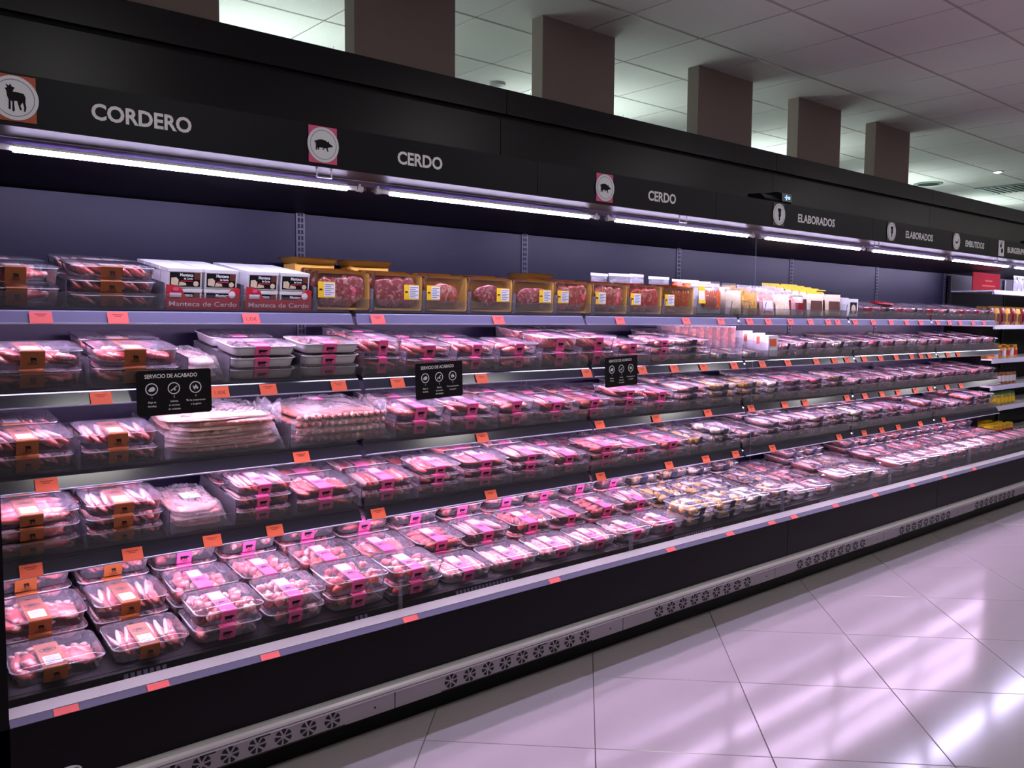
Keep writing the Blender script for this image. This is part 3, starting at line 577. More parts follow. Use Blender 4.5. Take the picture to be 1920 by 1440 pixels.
def food(var, h, seed, mats, smooth=True):
    """(joined mesh, [piece meshes])"""
    def f():
        ps = VAR[var](h, seed=seed); j = MB()
        for p_ in ps:
            cl = []
            for x, y, z in p_.v:
                z = min(max(z, .0035), h-.0015); k = .010-.006*z/h+.008; lx, ly = TW/2-k, TD/2-k; cl.append((min(max(x, -lx), lx), min(max(y, -ly), ly), z))
            p_.v = cl
        for p_ in ps: j.v, o_ = j.v+p_.v, len(j.v); j.f += [tuple(i+o_ for i in f_) for f_ in p_.f]; j.m += p_.m
        return j.mesh('meat', mats, True), [p_.mesh('meat_piece', mats, True) for p_ in ps]
    return cached(('food', var, h, seed, tuple(mats)), f)
PIECE = dict(slices='slice', cubes='cubes', chops='chop', fillets='fillet', sticks='strip', leg='leg_joint', mince='mince')
def tray(name, label, cat, group, loc, w_, h, var, mats, seed, band, near=0, foam=False, top=True, rz=0, d_=TD, filmdome=0):
    """a packed tray; near: 2 = separate pieces, 1 = full label, 0 = plain"""
    t = thing(name, label, cat, loc, rz, group, (w_/TW, d_/TD, 1)); t.rotation_euler[0] = TILT
    lamb = band == 'brown'
    obj('container', cached(('c', h, lamb, foam), lambda: tray_mesh(h, lamb, 'whitetray' if foam == 1 else 'blackmatte' if foam == 2 else 'tray')), t)
    jm, pcs = food(var, h, seed, mats)
    if near == 2 and len(pcs) > 1:
        for p_ in pcs: obj(PIECE[var], p_, t)
    else:
        o_ = obj('meat', jm, t)
        if var in ('cubes', 'mince'): o_['kind'] = 'stuff'
    fd = .0045 if (top and near) else .0; obj('film', cached(('f', h, fd), lambda: film_mesh(h, fd)), t)
    if band:
        bw = .058 if lamb else .052
        if band == 'navy': bw = .04
        b = obj('label_band', cached(('b', h, band), lambda: band_mesh(h, bw, band)), t)
        ang = math.atan2(.0063, h-.007)
        if near:
            if band == 'brown': obj('emblem', EMB_L, b, (-.012, -TD/2-.0012+.0006, h*.58), (-ang, 0, 0))
            if band == 'pink': obj('emblem', EMB_P, b, (-.012, -TD/2-.0012+.0006, h*.58), (-ang, 0, 0))
            if top:
                obj('sticker', STICK, b, (-.012, -.052 if lamb else .022, h+.0026))
                if not lamb and band == 'pink': obj('top_emblem', OVAL, b, (-.012, -.03, h+.0026))
                if lamb: obj('top_emblem', OVAL, b, (-.012, .012, h+.0026))
    return t

# ------------------------------------------------------------------ dividers
dvm = {}
def divider(x, r, n):
    s = SHELF[r]; key = r
    if key not in dvm:
        D = .34; H = .088
        dvm[key] = (MB().prism([(0, .0), (0, H-.004), (.012, H), (D, H), (D, 0)], -.0008, .0008).mesh('blade', 'acryl'),
                    MB().box(-.0016, .0016, -.0008, .0016, .004, H).mesh('front_edge', 'smoked'), MB().prism([(-.002, 0), (-.002, .004), (.002, .012), (.02, .003), (.02, 0)], -.0065, .0065).mesh('foot', 'acryl'))
    a, b, c_ = dvm[key]
    t = thing('shelf_divider', 'clear acrylic divider on the %s, %s from left' % (SHN[r], ORD[n]), 'divider', (x, *TS(r, .036, .0003)), 0, 'clear dividers on the %s' % SHN[r])
    t.rotation_euler[0] = TILT; bl = obj('blade', a, t); obj('front_edge', b, bl); obj('foot', c_, t)

# ------------------------------------------------------------------ what stands where
PK, LB = ['pork', 'fat'], ['lamb', 'fat']
def P(v, lv, h=.05, seed=1, m=PK, **k): return dict(kind='pork', var=v, lv=lv, h=h, seed=seed, m=m, band='pink', **k)
def Lm(v, lv, h=.055, seed=1, **k): return dict(kind='lamb', var=v, lv=lv, h=h, seed=seed, m=LB, band='brown', **k)
def X(v, lv, m, h=.042, seed=1, band='navy', **k): return dict(kind='mixed', var=v, lv=lv, h=h, seed=seed, m=m, band=band, **k)
W2 = ['pale', 'fat']; DR = ['darkred', 'porkred']; GO = ['golden', 'chicken']; CH = ['chicken', 'fat']; BR = ['brownm', 'golden']; RD = ['porkred', 'fat']; GR = ['greenm', 'chicken']
ROWS = {
 0: [(.41, .656, Lm('leg', 2, .058)), (.656, .95, Lm('slices', 3, .041, 2)), (.95, 1.219, 'carton'), (1.219, 1.50, 'carton')] +
    [(a, b, 'amber') for a, b in zip((1.50, 1.746, 1.993, 2.226, 2.478, 2.733, 2.986, 3.244, 3.511), (1.746, 1.993, 2.226, 2.478, 2.733, 2.986, 3.244, 3.511, 3.782))] +
    [(3.782, 4.095, 'chorizo'), (4.095, 4.273, 'salami'), (4.273, 4.437, 'orangebag'), (4.437, 4.787, 'whitepack'), (4.787, 4.943, 'redpack'), (4.943, 5.39, 'standing'), (5.39, 5.607, 'boxpack')] +
    [(a, b, X(v, 2, m, .034, sd, 'red' if sd % 2 else 'navy')) for a, b, v, m, sd in ((5.607, 5.857, 'slices', DR, 1), (5.857, 6.098, 'slices', RD, 2), (6.098, 6.30, 'fillets', DR, 3), (6.30, 6.56, 'cubes', RD, 2), (6.56, 6.833, 'slices', DR, 1), (6.833, 7.128, 'fillets', RD, 2), (7.128, 7.43, 'sticks', RD, 3), (7.43, 7.681, 'slices', DR, 1), (7.681, 7.89, 'fillets', RD, 4))],
 1: [(.42, .705, Lm('chops', 2, .056, 1)), (.705, 1.004, Lm('chops', 2, .056, 2)), (1.004, 1.147, 'smallbag'), (1.147, 1.41, P('cubes', 3, .037, 3, ['blood', 'brownm'], foam=1)), (1.41, 1.672, P('cubes', 3, .039, 4, ['brownm', 'blood'], foam=1)),
     (1.672, 1.866, P('chops', 2, .066, 4)), (1.866, 2.116, P('chops', 2, .054, 1)), (2.116, 2.349, P('chops', 2, .054, 3)), (2.349, 2.597, P('fillets', 2, .054, 2)), (2.597, 2.849, P('slices', 2, .066, 3, n=5)), (2.849, 3.104, P('slices', 2, .066, 5)), (3.104, 3.344, P('fillets', 2, .05, 3)), (3.344, 3.58, P('fillets', 3, .036, 4)),
     (3.58, 3.847, X('sticks', 3, PK, .036, 2)), (3.847, 4.147, X('cubes', 1, CH, .036, 3, dp=1)), (4.147, 4.416, X('cubes', 1, CH, .036, 4, dp=1)), (4.416, 4.541, 'slimbox'), (4.541, 4.718, X('fillets', 2, W2, .04, 1)),
     (4.718, 4.941, X('fillets', 2, W2, .042, 2)), (4.941, 5.157, X('slices', 2, W2, .042, 3)), (5.157, 5.391, X('fillets', 2, CH, .042, 1)), (5.391, 5.638, X('slices', 2, BR, .042, 2)), (5.638, 5.884, X('fillets', 2, DR, .042, 2)), (5.884, 6.102, X('cubes', 2, DR, .042, 1)), (6.102, 6.279, X('cubes', 2, BR, .042, 2)), (6.279, 6.419, X('cubes', 2, GR, .042, 2)), (6.419, 6.636, X('fillets', 2, PK, .042, 3)), (6.636, 6.834, X('slices', 2, PK, .042, 4)), (6.834, 7.13, X('fillets', 2, RD, .042, 5)), (7.13, 7.413, X('slices', 2, PK, .042, 2)), (7.413, 7.677, X('slices', 2, RD, .042, 2)), (7.677, 7.89, X('cubes', 2, DR, .042, 1))],
 2: [(.41, .67, Lm('slices', 2, .05, 3)), (.67, .921, Lm('slices', 2, .05, 4)), (.921, 1.367, 'slabbag'), (1.367, 1.815, 'ribbag'), (1.815, 2.084, P('chops', 2, .056, 2)), (2.084, 2.342, P('chops', 2, .056, 4)), (2.342, 2.584, P('fillets', 2, .054, 2)), (2.584, 2.836, P('slices', 2, .044, 6, RD)), (2.836, 3.083, P('fillets', 2, .044, 5, RD)), (3.083, 3.331, P('chops', 3, .038, 5, RD)),
     (3.331, 3.589, P('chops', 2, .05, 3, RD)), (3.589, 3.867, X('sticks', 3, PK, .036, 2)), (3.867, 4.143, X('cubes', 3, GO, .036, 1)), (4.143, 4.413, X('cubes', 3, GO, .036, 2)), (4.413, 4.614, X('fillets', 3, CH, .034, 2)), (4.614, 4.888, X('slices', 3, DR, .034, 2)), (4.888, 5.127, X('fillets', 3, DR, .034, 3)), (5.127, 5.403, X('cubes', 3, BR, .036, 2)),
     (5.403, 5.658, X('fillets', 2, W2, .04, 2)), (5.658, 5.914, X('cubes', 2, DR, .04, 2)), (5.914, 6.142, X('fillets', 2, PK, .04, 2)), (6.142, 6.373, X('slices', 2, RD, .04, 2)), (6.373, 6.662, X('slices', 2, PK, .04, 1)), (6.662, 6.929, X('fillets', 2, W2, .04, 3)), (6.929, 7.15, X('cubes', 2, DR, .04, 1)), (7.15, 7.379, X('slices', 2, RD, .04, 2)), (7.379, 7.663, X('fillets', 2, RD, .04, 2)), (7.663, 7.89, X('cubes', 2, DR, .04, 2))],
 3: [(.41, .678, Lm('fillets', 3, .041, 5)), (.678, .932, Lm('slices', 3, .041, 5)), (.932, 1.158, 'flatbag'), (1.158, 1.386, P('slices', 3, .042, 7, RD)), (1.386, 1.657, P('chops', 2, .044, 6, RD)), (1.657, 1.924, P('sticks', 2, .044, 7, RD)), (1.924, 2.154, P('chops', 3, .036, 7, RD)), (2.154, 2.421, P('chops', 3, .036, 6, RD)), (2.421, 2.674, P('slices', 3, .036, 8)), (2.674, 2.909, P('slices', 2, .042, 9, RD)), (2.909, 3.176, P('fillets', 3, .034, 8, RD)), (3.176, 3.427, P('chops', 2, .04, 9)), (3.427, 3.689, P('fillets', 2, .042, 9, RD)),
     (3.689, 3.878, X('cubes', 2, GO, .042, 4, 'navy')), (3.878, 4.145, X('cubes', 3, CH, .036, 4)), (4.145, 4.399, X('fillets', 2, W2, .036, 4)), (4.399, 4.64, X('slices', 3, W2, .036, 4)), (4.64, 4.904, X('slices', 3, PK, .036, 4)), (4.904, 5.165, X('fillets', 3, W2, .036, 5)), (5.165, 5.422, X('cubes', 3, BR, .036, 5)), (5.422, 5.679, X('fillets', 3, CH, .036, 5)), (5.679, 5.984, X('slices', 3, PK, .036, 5)), (5.984, 6.22, X('cubes', 3, DR, .036, 5)), (6.22, 6.47, X('fillets', 2, DR, .04, 5)), (6.47, 6.72, X('slices', 3, RD, .036, 5)), (6.72, 7.006, X('slices', 2, DR, .04, 5)), (7.006, 7.26, X('cubes', 2, W2, .04, 5)), (7.26, 7.56, X('fillets', 3, RD, .036, 5)), (7.56, 7.89, X('slices', 3, DR, .036, 5))]}
def kname(s):
    return {'pork': 'pork_tray', 'lamb': 'lamb_tray'}.get(s['kind']) or ('prepared_tray' if s['m'][0] in ('golden', 'chicken', 'brownm', 'greenm') else 'red_meat_tray')
LOOK = {'slices': 'sliced meat', 'cubes': 'diced meat', 'chops': 'chops', 'fillets': 'fillets', 'sticks': 'cut strips', 'leg': 'leg joints', 'mince': 'mince'}
COLN = {'red': 'red-banded', 'pink': 'pink-banded', 'brown': 'brown-banded', 'navy': 'dark-banded', None: 'plain'}
def lvname(i, n): return 'only one' if n == 1 else 'top' if i == n-1 else 'bottom' if i == 0 else 'middle'
def place_column(r, n, x0, x1, s, depths, gap):
    w_ = min(.262, x1-x0-gap); xc = (x0+x1)/2
    for d in range(s.get('dp', depths)):
        lv = s['lv'] if d == 0 else max(1, s['lv']-(1 if (n*7+d*3+r) % 4 == 0 else 0))
        for i in range(lv):
            Y_, Z_ = TS(r, .040+TD/2+d*(TD+.009), .0004+(s['h']+.0045)*i); h = s['h']
            front = d == 0; topp = i == lv-1
            near = 2 if (x0 < 2.2 and front and topp) else 1 if (x0 < 4.4 or topp) and (front or topp) else 0
            sd = s['seed']+(i+d) % 2
            where = '%s of %s stack, %s column, %s' % (lvname(i, lv), ('front', 'second', 'third', 'rear')[d], ORD[n], SHN[r])
            lab = '%s tray of %s, %s' % (COLN[s['band']], LOOK[s['var']], where)
            dz = rng.uniform(-.012, .012)
            tray(kname(s), lab, 'meat tray', '%s trays on the %s' % (COLN[s['band']], SHN[r]), (xc+rng.uniform(-.002, .002), Y_, Z_), w_, h, s['var'], s['m'], sd, s['band'], near, s.get('foam', False), topp, dz)
dcount = [0]*4; specials = []
for r in range(4):
    sh = SHELF[r]; zs = sh['zs']+.0006
    for n, (x0, x1, s) in enumerate(ROWS[r]):
        if n and not (r == 2 and False): divider(x0, r, dcount[r]); dcount[r] += 1
        if isinstance(s, str): specials.append((r, n, x0, x1, s)); continue
        place_column(r, n, x0, x1, s, 2, .018)
# base deck: three stacks deep
BASE = [(.416, .69, Lm('chops', 1, .05, 7)), (.69, .932, Lm('slices', 1, .05, 6)), (.932, 1.172, P('cubes', 2, .05, 5)), (1.172, 1.404, P('cubes', 2, .05, 6)), (1.404, 1.658, P('cubes', 2, .054, 7, RD)), (1.658, 1.908, P('cubes', 2, .05, 8, RD)), (1.908, 2.163, P('sticks', 1, .048, 9)), (2.163, 2.414, P('sticks', 1, .048, 8)), (2.414, 2.673, P('sticks', 1, .048, 6)), (2.673, 2.90, P('sticks', 1, .048, 5)),
        (2.908, 3.158, P('chops', 1, .05, 5)), (3.158, 3.40, P('chops', 1, .05, 6, RD)), (3.40, 3.66, X('cubes', 2, GO, .044, 6)), (3.66, 3.92, X('cubes', 2, GO, .044, 7)), (3.92, 4.146, X('fillets', 2, CH, .04, 6)), (4.162, 4.41, X('cubes', 2, BR, .04, 6)), (4.41, 4.66, X('slices', 1, W2, .044, 6)), (4.66, 4.91, X('fillets', 1, PK, .044, 6)), (4.91, 5.16, X('slices', 2, PK, .04, 6)), (5.16, 5.398, X('cubes', 2, BR, .04, 7)),
        (5.41, 5.66, X('fillets', 1, W2, .044, 6)), (5.66, 5.91, X('slices', 2, RD, .04, 7)), (5.91, 6.16, X('fillets', 2, PK, .04, 7)), (6.16, 6.41, X('slices', 2, DR, .04, 7)), (6.41, 6.648, X('cubes', 2, RD, .04, 7)), (6.66, 6.91, X('fillets', 2, DR, .04, 7)), (6.91, 7.16, X('slices', 2, RD, .04, 8)), (7.16, 7.41, X('cubes', 2, DR, .04, 8)), (7.41, 7.66, X('fillets', 2, RD, .04, 8)), (7.66, 7.9, X('slices', 2, DR, .04, 9))]
BASE += [(7.93+.25*i, 8.17+.25*i, X(('slices', 'fillets')[i % 2], 2, (DR, RD)[i % 2], .04, 5+i, dp=1)) for i in range(6)]
VB = ['slices', 'cubes', 'chops', 'fillets']
for n, (x0, x1, s) in enumerate(BASE):
    s = dict(s)
    for d in range(s.get('dp', 3)):
        q = dict(s); q['lv'] = s['lv']+(d if s['kind'] != 'mixed' else 0) if s['lv'] == 1 and d < 3 else s['lv']+(1 if d == 2 else 0)
        if d and s['kind'] == 'pork' and 1.6 < x0 < 3.2: q['var'] = VB[(n+d) % 4]; q['m'] = RD if (n+d) % 2 else PK
        q['lv'] = min(3, q['lv']); w_ = min(.25, x1-x0-.012)
        for i in range(q['lv']):
            y, z = TS(4, .034+TD/2+d*(TD+.010), .0004+(q['h']+.0045)*i)
            topp = i == q['lv']-1; near = 2 if (x0 < 2.2 and topp and d < 2) else 1 if (x0 < 4.6 or topp) else 0
            lab = '%s tray of %s, %s of %s stack, %s column, base deck' % (COLN[q['band']], LOOK[q['var']], lvname(i, q['lv']), ('front', 'second', 'third')[d], ORD[n])
            tray(kname(q), lab, 'meat tray', '%s trays on the base deck' % COLN[q['band']], ((x0+x1)/2+rng.uniform(-.002, .002), y, z), w_, q['h'], q['var'], q['m'], q['seed']+(i+d) % 2, q['band'], near, False, topp, rng.uniform(-.02, .02))

# ------------------------------------------------------------------ the special goods
# lard boxes in their red display cartons
lid = MB().box(-.058, .058, -.0385, .0385, .055, .066).mesh('lid', 'white'); bx = MB().prism([(-.0365, .0), (-.038, .056), (.038, .056), (.0365, 0)], -.056, .056).mesh('tub', 'white')
lf = MB(); lf.box(-.0505, .0505, -.0386, -.0376, .006, .053, 0)
lf.poly([(-.046, .012), (-.024, .008), (-.022, .028), (-.030, .036), (-.046, .034)][::1], -.0392, .0006, 1); lf.poly([(-.022, .008), (.004, .010), (.002, .018), (-.018, .022)], -.0392, .0006, 1)
lf.box(-.014, .026, -.0391, -.0386, .0225, .0255, 2); lf.disc(.036, .016, .009, -.0392, 12, 1, .0006); lf.box(.030, .0505, -.0390, -.0386, .03, .053, 3)
labf = lf.mesh('front_label', ['ink', 'cream', 'red', 'foodprint'])
man1 = text_mesh('Manteca', .0105, .044, 'letter', .03); man2 = text_mesh('de Cerdo', .0068, .030, 'letter', .03); mantxt = merge('lard_title', [(man1, (.004, 0, 0), 0), (man2, (.010, 0, -.0105), 0)], 'letter')
bigtxt = text_mesh('Manteca de Cerdo', .0165, .232, 'letter', .008)
def carton(x, n):
    w_ = .252; yf, z0 = TS(0, .044, .0006)
    t = thing('display_carton', 'red Manteca de Cerdo display carton, %s of the two' % ('left' if n == 0 else 'right'), 'carton', (x, yf, z0), 0, 'red lard cartons'); t.rotation_euler[0] = TILT
    h = .032; w2 = w_/2; pts = [(-w2, 0), (w2, 0), (w2, .105-.02), (w2-.012, .085)] ; arc = [(w2-.02-.03*math.sin(a), .075-.045*(1-math.cos(a))) for a in np.linspace(0, PI/2, 5)]
    pts = [(-w2, 0), (w2, 0), (w2, .072), (w2-.014, .078), (w2-.034, .068), (w2-.044, .046), (w2-.055, .038), (-w2+.07, .038), (-w2+.062, .046), (-w2+.052, .068), (-w2+.03, .078), (-w2, .082)]
    fr = obj('front_wall', MB().poly(pts, 0, .0015).mesh('carton_front', 'red'), t)
    obj('lettering', bigtxt, fr, (0, -.0008, .010)); obj('badge', MB().box(-w2+.012, -w2+.05, -.0008, 0, .040, .054).mesh('badge', 'paper'), fr)
    obj('seal', MB().disc(w2-.028, .052, .012, -.0008, 14, th=.0008).mesh('seal', 'disc'), fr); obj('crest', MB().disc(-w2+.032, .067, .007, -.0008, 12, th=.0008, rx=1.4).mesh('crest', 'signpink'), fr)
    obj('floor_panel', B(-w2, w2, .0015, .36, 0, .001).mesh('carton_floor', 'red'), t)
    for s in (-1, 1): obj('side_wall', B(s*w2-.0008, s*w2+.0008, .0015, .36, 0, .03).mesh('carton_side', 'red'), t)
    for d in range(4):
        for i in range(2+(d > 1 and n == 0 and 0)):
            for q in range(2):
                lab = 'Manteca de Cerdo box, %s %s, %s carton, %s row' % (('left', 'right')[q], ('lower', 'upper')[i], ('left', 'right')[n], ('front', 'second', 'third', 'rear')[d])
                b = thing('lard_box', lab, 'box', (x-.0615+.123*q, *TS(0, .044+.046+.082*d, .0022+.0675*i)), 0, 'lard boxes'); b.rotation_euler[0] = TILT
                obj('tub', bx, b); obj('lid', lid, b)
                if d < 2: l_ = obj('front_label', labf, b); obj('title', mantxt, l_, (0, -.0396, .040))
# amber trays standing on edge
def m_steak(seed, mats, wfrac=1.0):
    mb = MB(); rs = np.random.default_rng(seed)
    for q in range(3): blob(mb, (-.052+.052*q*wfrac, -.010-.002*q, .074+rs.uniform(-.004, .004)), (.047, .012, .058), (0, .12*(q-1), 0), 16, 8, .10, .85, 0, rs.integers(1e9))
    return mb.mesh('meat', mats, True)
def m_roll(seed, mats):
    mb = MB(); blob(mb, (.008, -.008, .070), (.088, .015, .040), (0, .08, 0), 18, 9, .12, .9, 0, seed); return mb.mesh('meat', mats, True)
def m_sausfan(seed, mats):
    mb = MB()
    for q in range(7): blob(mb, (-.025+.017*q, -.014, .078), (.0088, .012, .048), (0, .06*(q-3), 0), 8, 10, .05, .8, 0, seed+q)
    return mb.mesh('meat', mats, True)
aw, ah = .236, .146
def amber_tray():
    def lp(k, y, r): return [(px*1.0, y, pz+ah/2) for px, pz, _ in [(a, b, 0) for a, b, c_ in rr(aw*k, ah*k, r, 0, 3)]]
    return MB().loops([lp(.80, .018, .016), lp(.84, .012, .018), lp(.90, -.022, .02), lp(1, -.024, .012), lp(1.0, -.026, .012)], 0, True, False).mesh('amber_container', 'gold', True)
AMB = amber_tray(); AMBF = MB().box(-aw*.46, aw*.46, -.0262, -.0255, ah*.04, ah*.96).mesh('film', 'film2')
AMBL = MB().box(-.036, .036, -.0275, -.0268, .045, .105, 0).box(-.012, .034, -.0280, -.0275, .049, .101, 1).mesh('yellow_label', ['yellow', 'paper'])
lines = MB()
for q in range(6): lines.box(-.008, .030 if q % 2 else .018, -.0284, -.028, .055+.0075*q, .058+.0075*q)
AMBT = lines.mesh('label_print', 'ring'); AMBP = sil(PIG, .008, .007, -.0280, .0006, cx=-.024, cz=.075).mesh('label_emblem', 'ink')
def amber(x, n, d, w_):
    yf, z0 = TS(0, .078+.056*d, .001)
    mats = [['beef'], ['beef'], ['pork'], ['beef'], ['beef'], ['lamb'], ['lamb'], ['porkred'], ['sau']][n]
    t = thing('amber_meat_tray', 'amber tray of %s standing on edge, %s from left, %s' % (('steaks', 'steaks', 'loin', 'neck', 'neck', 'fillet', 'ribs', 'bacon', 'red sausages')[n], ORD[n], ('front', 'second', 'third', 'rear')[d]), 'meat tray', (x, yf, z0), rng.uniform(-.01, .01), 'amber trays standing on the top shelf', (w_/aw, 1, 1))
    t.rotation_euler[0] = .02
    obj('container', AMB, t)
    mk = m_roll if n in (2, 3, 4) else m_sausfan if n == 8 else m_steak
    obj('meat', cached(('amb', mk.__name__, n), lambda: mk(n+3, mats)), t); obj('film', AMBF, t)
    if d == 0:
        sx = -1 if n in (0, 5, 6, 7, 8, 2) else 1
        l_ = obj('yellow_label', AMBL, t, (sx*.068, 0, 0), scale=(1, 1, 1)); obj('print', AMBT, l_); obj('emblem', AMBP, l_)
# crinkled bags
def bag_mesh(w_, d_, h, seed, k=.006, mat='bag', nu=54, nv=36, front=.8):
    rs = np.random.default_rng(seed); A = rs.uniform(-1, 1, (8, 4)); mb = MB()
    def nz(x, y):
        s = 0
        for a in A: s += a[0]*math.sin(60*a[1]*x+50*a[2]*y+6*a[3])
        for i_, a in enumerate(A): s += .55*abs(math.sin((190+60*a[1])*x*a[0]+(170+50*a[3])*y*a[2]+5*a[1]))-.3
        return s*.30
    mb.grid(nu, nv, lambda u, v: ((u-.5)*w_*(1+.0*v), (v-.5)*d_, h*min(1, 7*min(u, 1-u))**.6*min(1, (7*min(v, 1-v)))**.6*(.86+.14*math.sin(3*u))+abs(k*nz(u*.5, v*.5))), 0)
    return mb.mesh('bag', mat)
def slab(mb, w_, d_, z, t_, seed, mi=0, x=0, y=0):
    blob(mb, (x, y, z), (w_/2, d_/2, t_/2), (0, 0, 0), 22, 7, .06, .55, mi, seed)
def big_bag(x0, x1, r, kind, n):
    sh = SHELF[r]; xc = (x0+x1)/2; w_ = x1-x0-.02
    lab = {'slab': 'clear crinkled bag of pork belly slabs with white fat', 'rib': 'clear crinkled bag of brownish pork ribs', 'flat': 'clear crinkled bag of flat pale meat slices with white sticker', 'small': 'small clear bag of white fatty meat'}[kind]+', on the %s' % SHN[r]
    t = thing('meat_bag', lab, 'bag', (xc, *TS(r, .040+.15, .001))); t.rotation_euler[0] = TILT; D = .29
    H = dict(slab=.135, rib=.125, flat=.08, small=.075)[kind]
    if kind == 'slab':
        for q in range(4): mb = MB(); slab(mb, w_*.93, D*.92, .016+.030*q, .026, 20+q, 0, .006*(q % 2)); blob(mb, (-.02, -.01, .029+.030*q), (w_*.44, D*.44, .007), (0, 0, 0), 20, 5, .07, .6, 1, 30+q); obj('belly_slab', mb.mesh('belly_slab', ['belly', 'fat'], True), t)
    if kind == 'rib':
        for q in range(4):
            mb = MB(); slab(mb, w_*.9, D*.9, .016+.028*q, .024, 40+q, 0, .004*(q % 2))
            for p_ in range(14): blob(mb, (-w_*.42+w_*.84*p_/13, -D*.44, .018+.028*q), (.010, .012, .010), (0, 0, 0), 7, 5, .1, 1, 1, 50+p_)
            obj('rib_rack', mb.mesh('rib_rack', ['ribm', 'belly'], True), t)
    if kind == 'flat':
        for q in range(5): mb = MB(); slab(mb, w_*.86, D*.84, .010+.013*q, .012, 60+q, 0, .008*(q % 2)); obj('meat_slice', mb.mesh('meat_slice', [('pale', 'pork')[q % 2]], True), t)
        obj('sticker', B(-.03, .03, -.05, .01, .084, .0845).mesh('sticker', 'paper'), t)
    if kind == 'small':
        for q in range(3): mb = MB(); slab(mb, w_*.86, D*.8, .014+.022*q, .02, 70+q); obj('meat_slice', mb.mesh('meat_slice', [('fat', 'pale')[q % 2]], True), t)
    obj('wrapper', bag_mesh(w_, D+.02, H, 5+n, .010), t)
    mb = MB(); rs = np.random.default_rng(80+n)
    if kind in ('slab', 'rib'):
        mb.grid(9, 12, lambda u, v: (w_*.30+w_*.18*u+.01*math.sin(9*v), -D*.4+D*.8*v, H*(.75+.35*u*math.sin(PI*v)**.5)+.012*math.sin(17*v+5*u)+.010*math.sin(31*u+7*v)))
        obj('bunched_end', mb.mesh('bunched_end', 'bag'), t)
        l_ = obj('label', B(-.06, .0, .02, .07, H+.006, H+.0065).mesh('bag_label', 'pink'), t); obj('sticker', B(-.055, -.012, .03, .065, H+.0066, H+.007).mesh('bag_sticker', 'paper'), l_)
def pouch(name, label, cat, grp, x, y, z, w_, h, cols, th=.012, tilt=.1, rz=0, pic=None, top=None):
    """a standing flat pouch: a puffed body, a crimped top seal and its print"""
    if z is None: y, z = TS(0, y, .006)
    t = thing(name, label, cat, (x, y, z), rz, grp); t.rotation_euler[0] = -tilt
    def mk():
        mb = MB()
        for s in (-1, 1): mb.grid(9, 9, lambda u, v: ((u-.5)*w_*(1-.04*math.sin(PI*v)), s*th*max(0, math.sin(PI*u))**.6*max(0, math.sin(PI*min(1, v*1.05)))**.6, h*.93*v))
        return mb.mesh('pouch_body', cols, True)
    obj('body', cached(('pb', w_, h, str(cols), th), mk), t)
    obj('top_seal', cached(('ps', w_, h, str(top)), lambda: B(-w_/2, w_/2, -.0012, .0012, h*.92, h).mesh('top_seal', top or cols)), t)
    if pic: obj('picture', cached(('pp', w_, h, str(pic)), lambda: B(-w_*.33, w_*.33, -th-.0015, -th-.0005, h*.18, h*.62).mesh('picture', pic)), t)
    return t
z1 = None; yf1 = .048
ac = 0; cc = 0
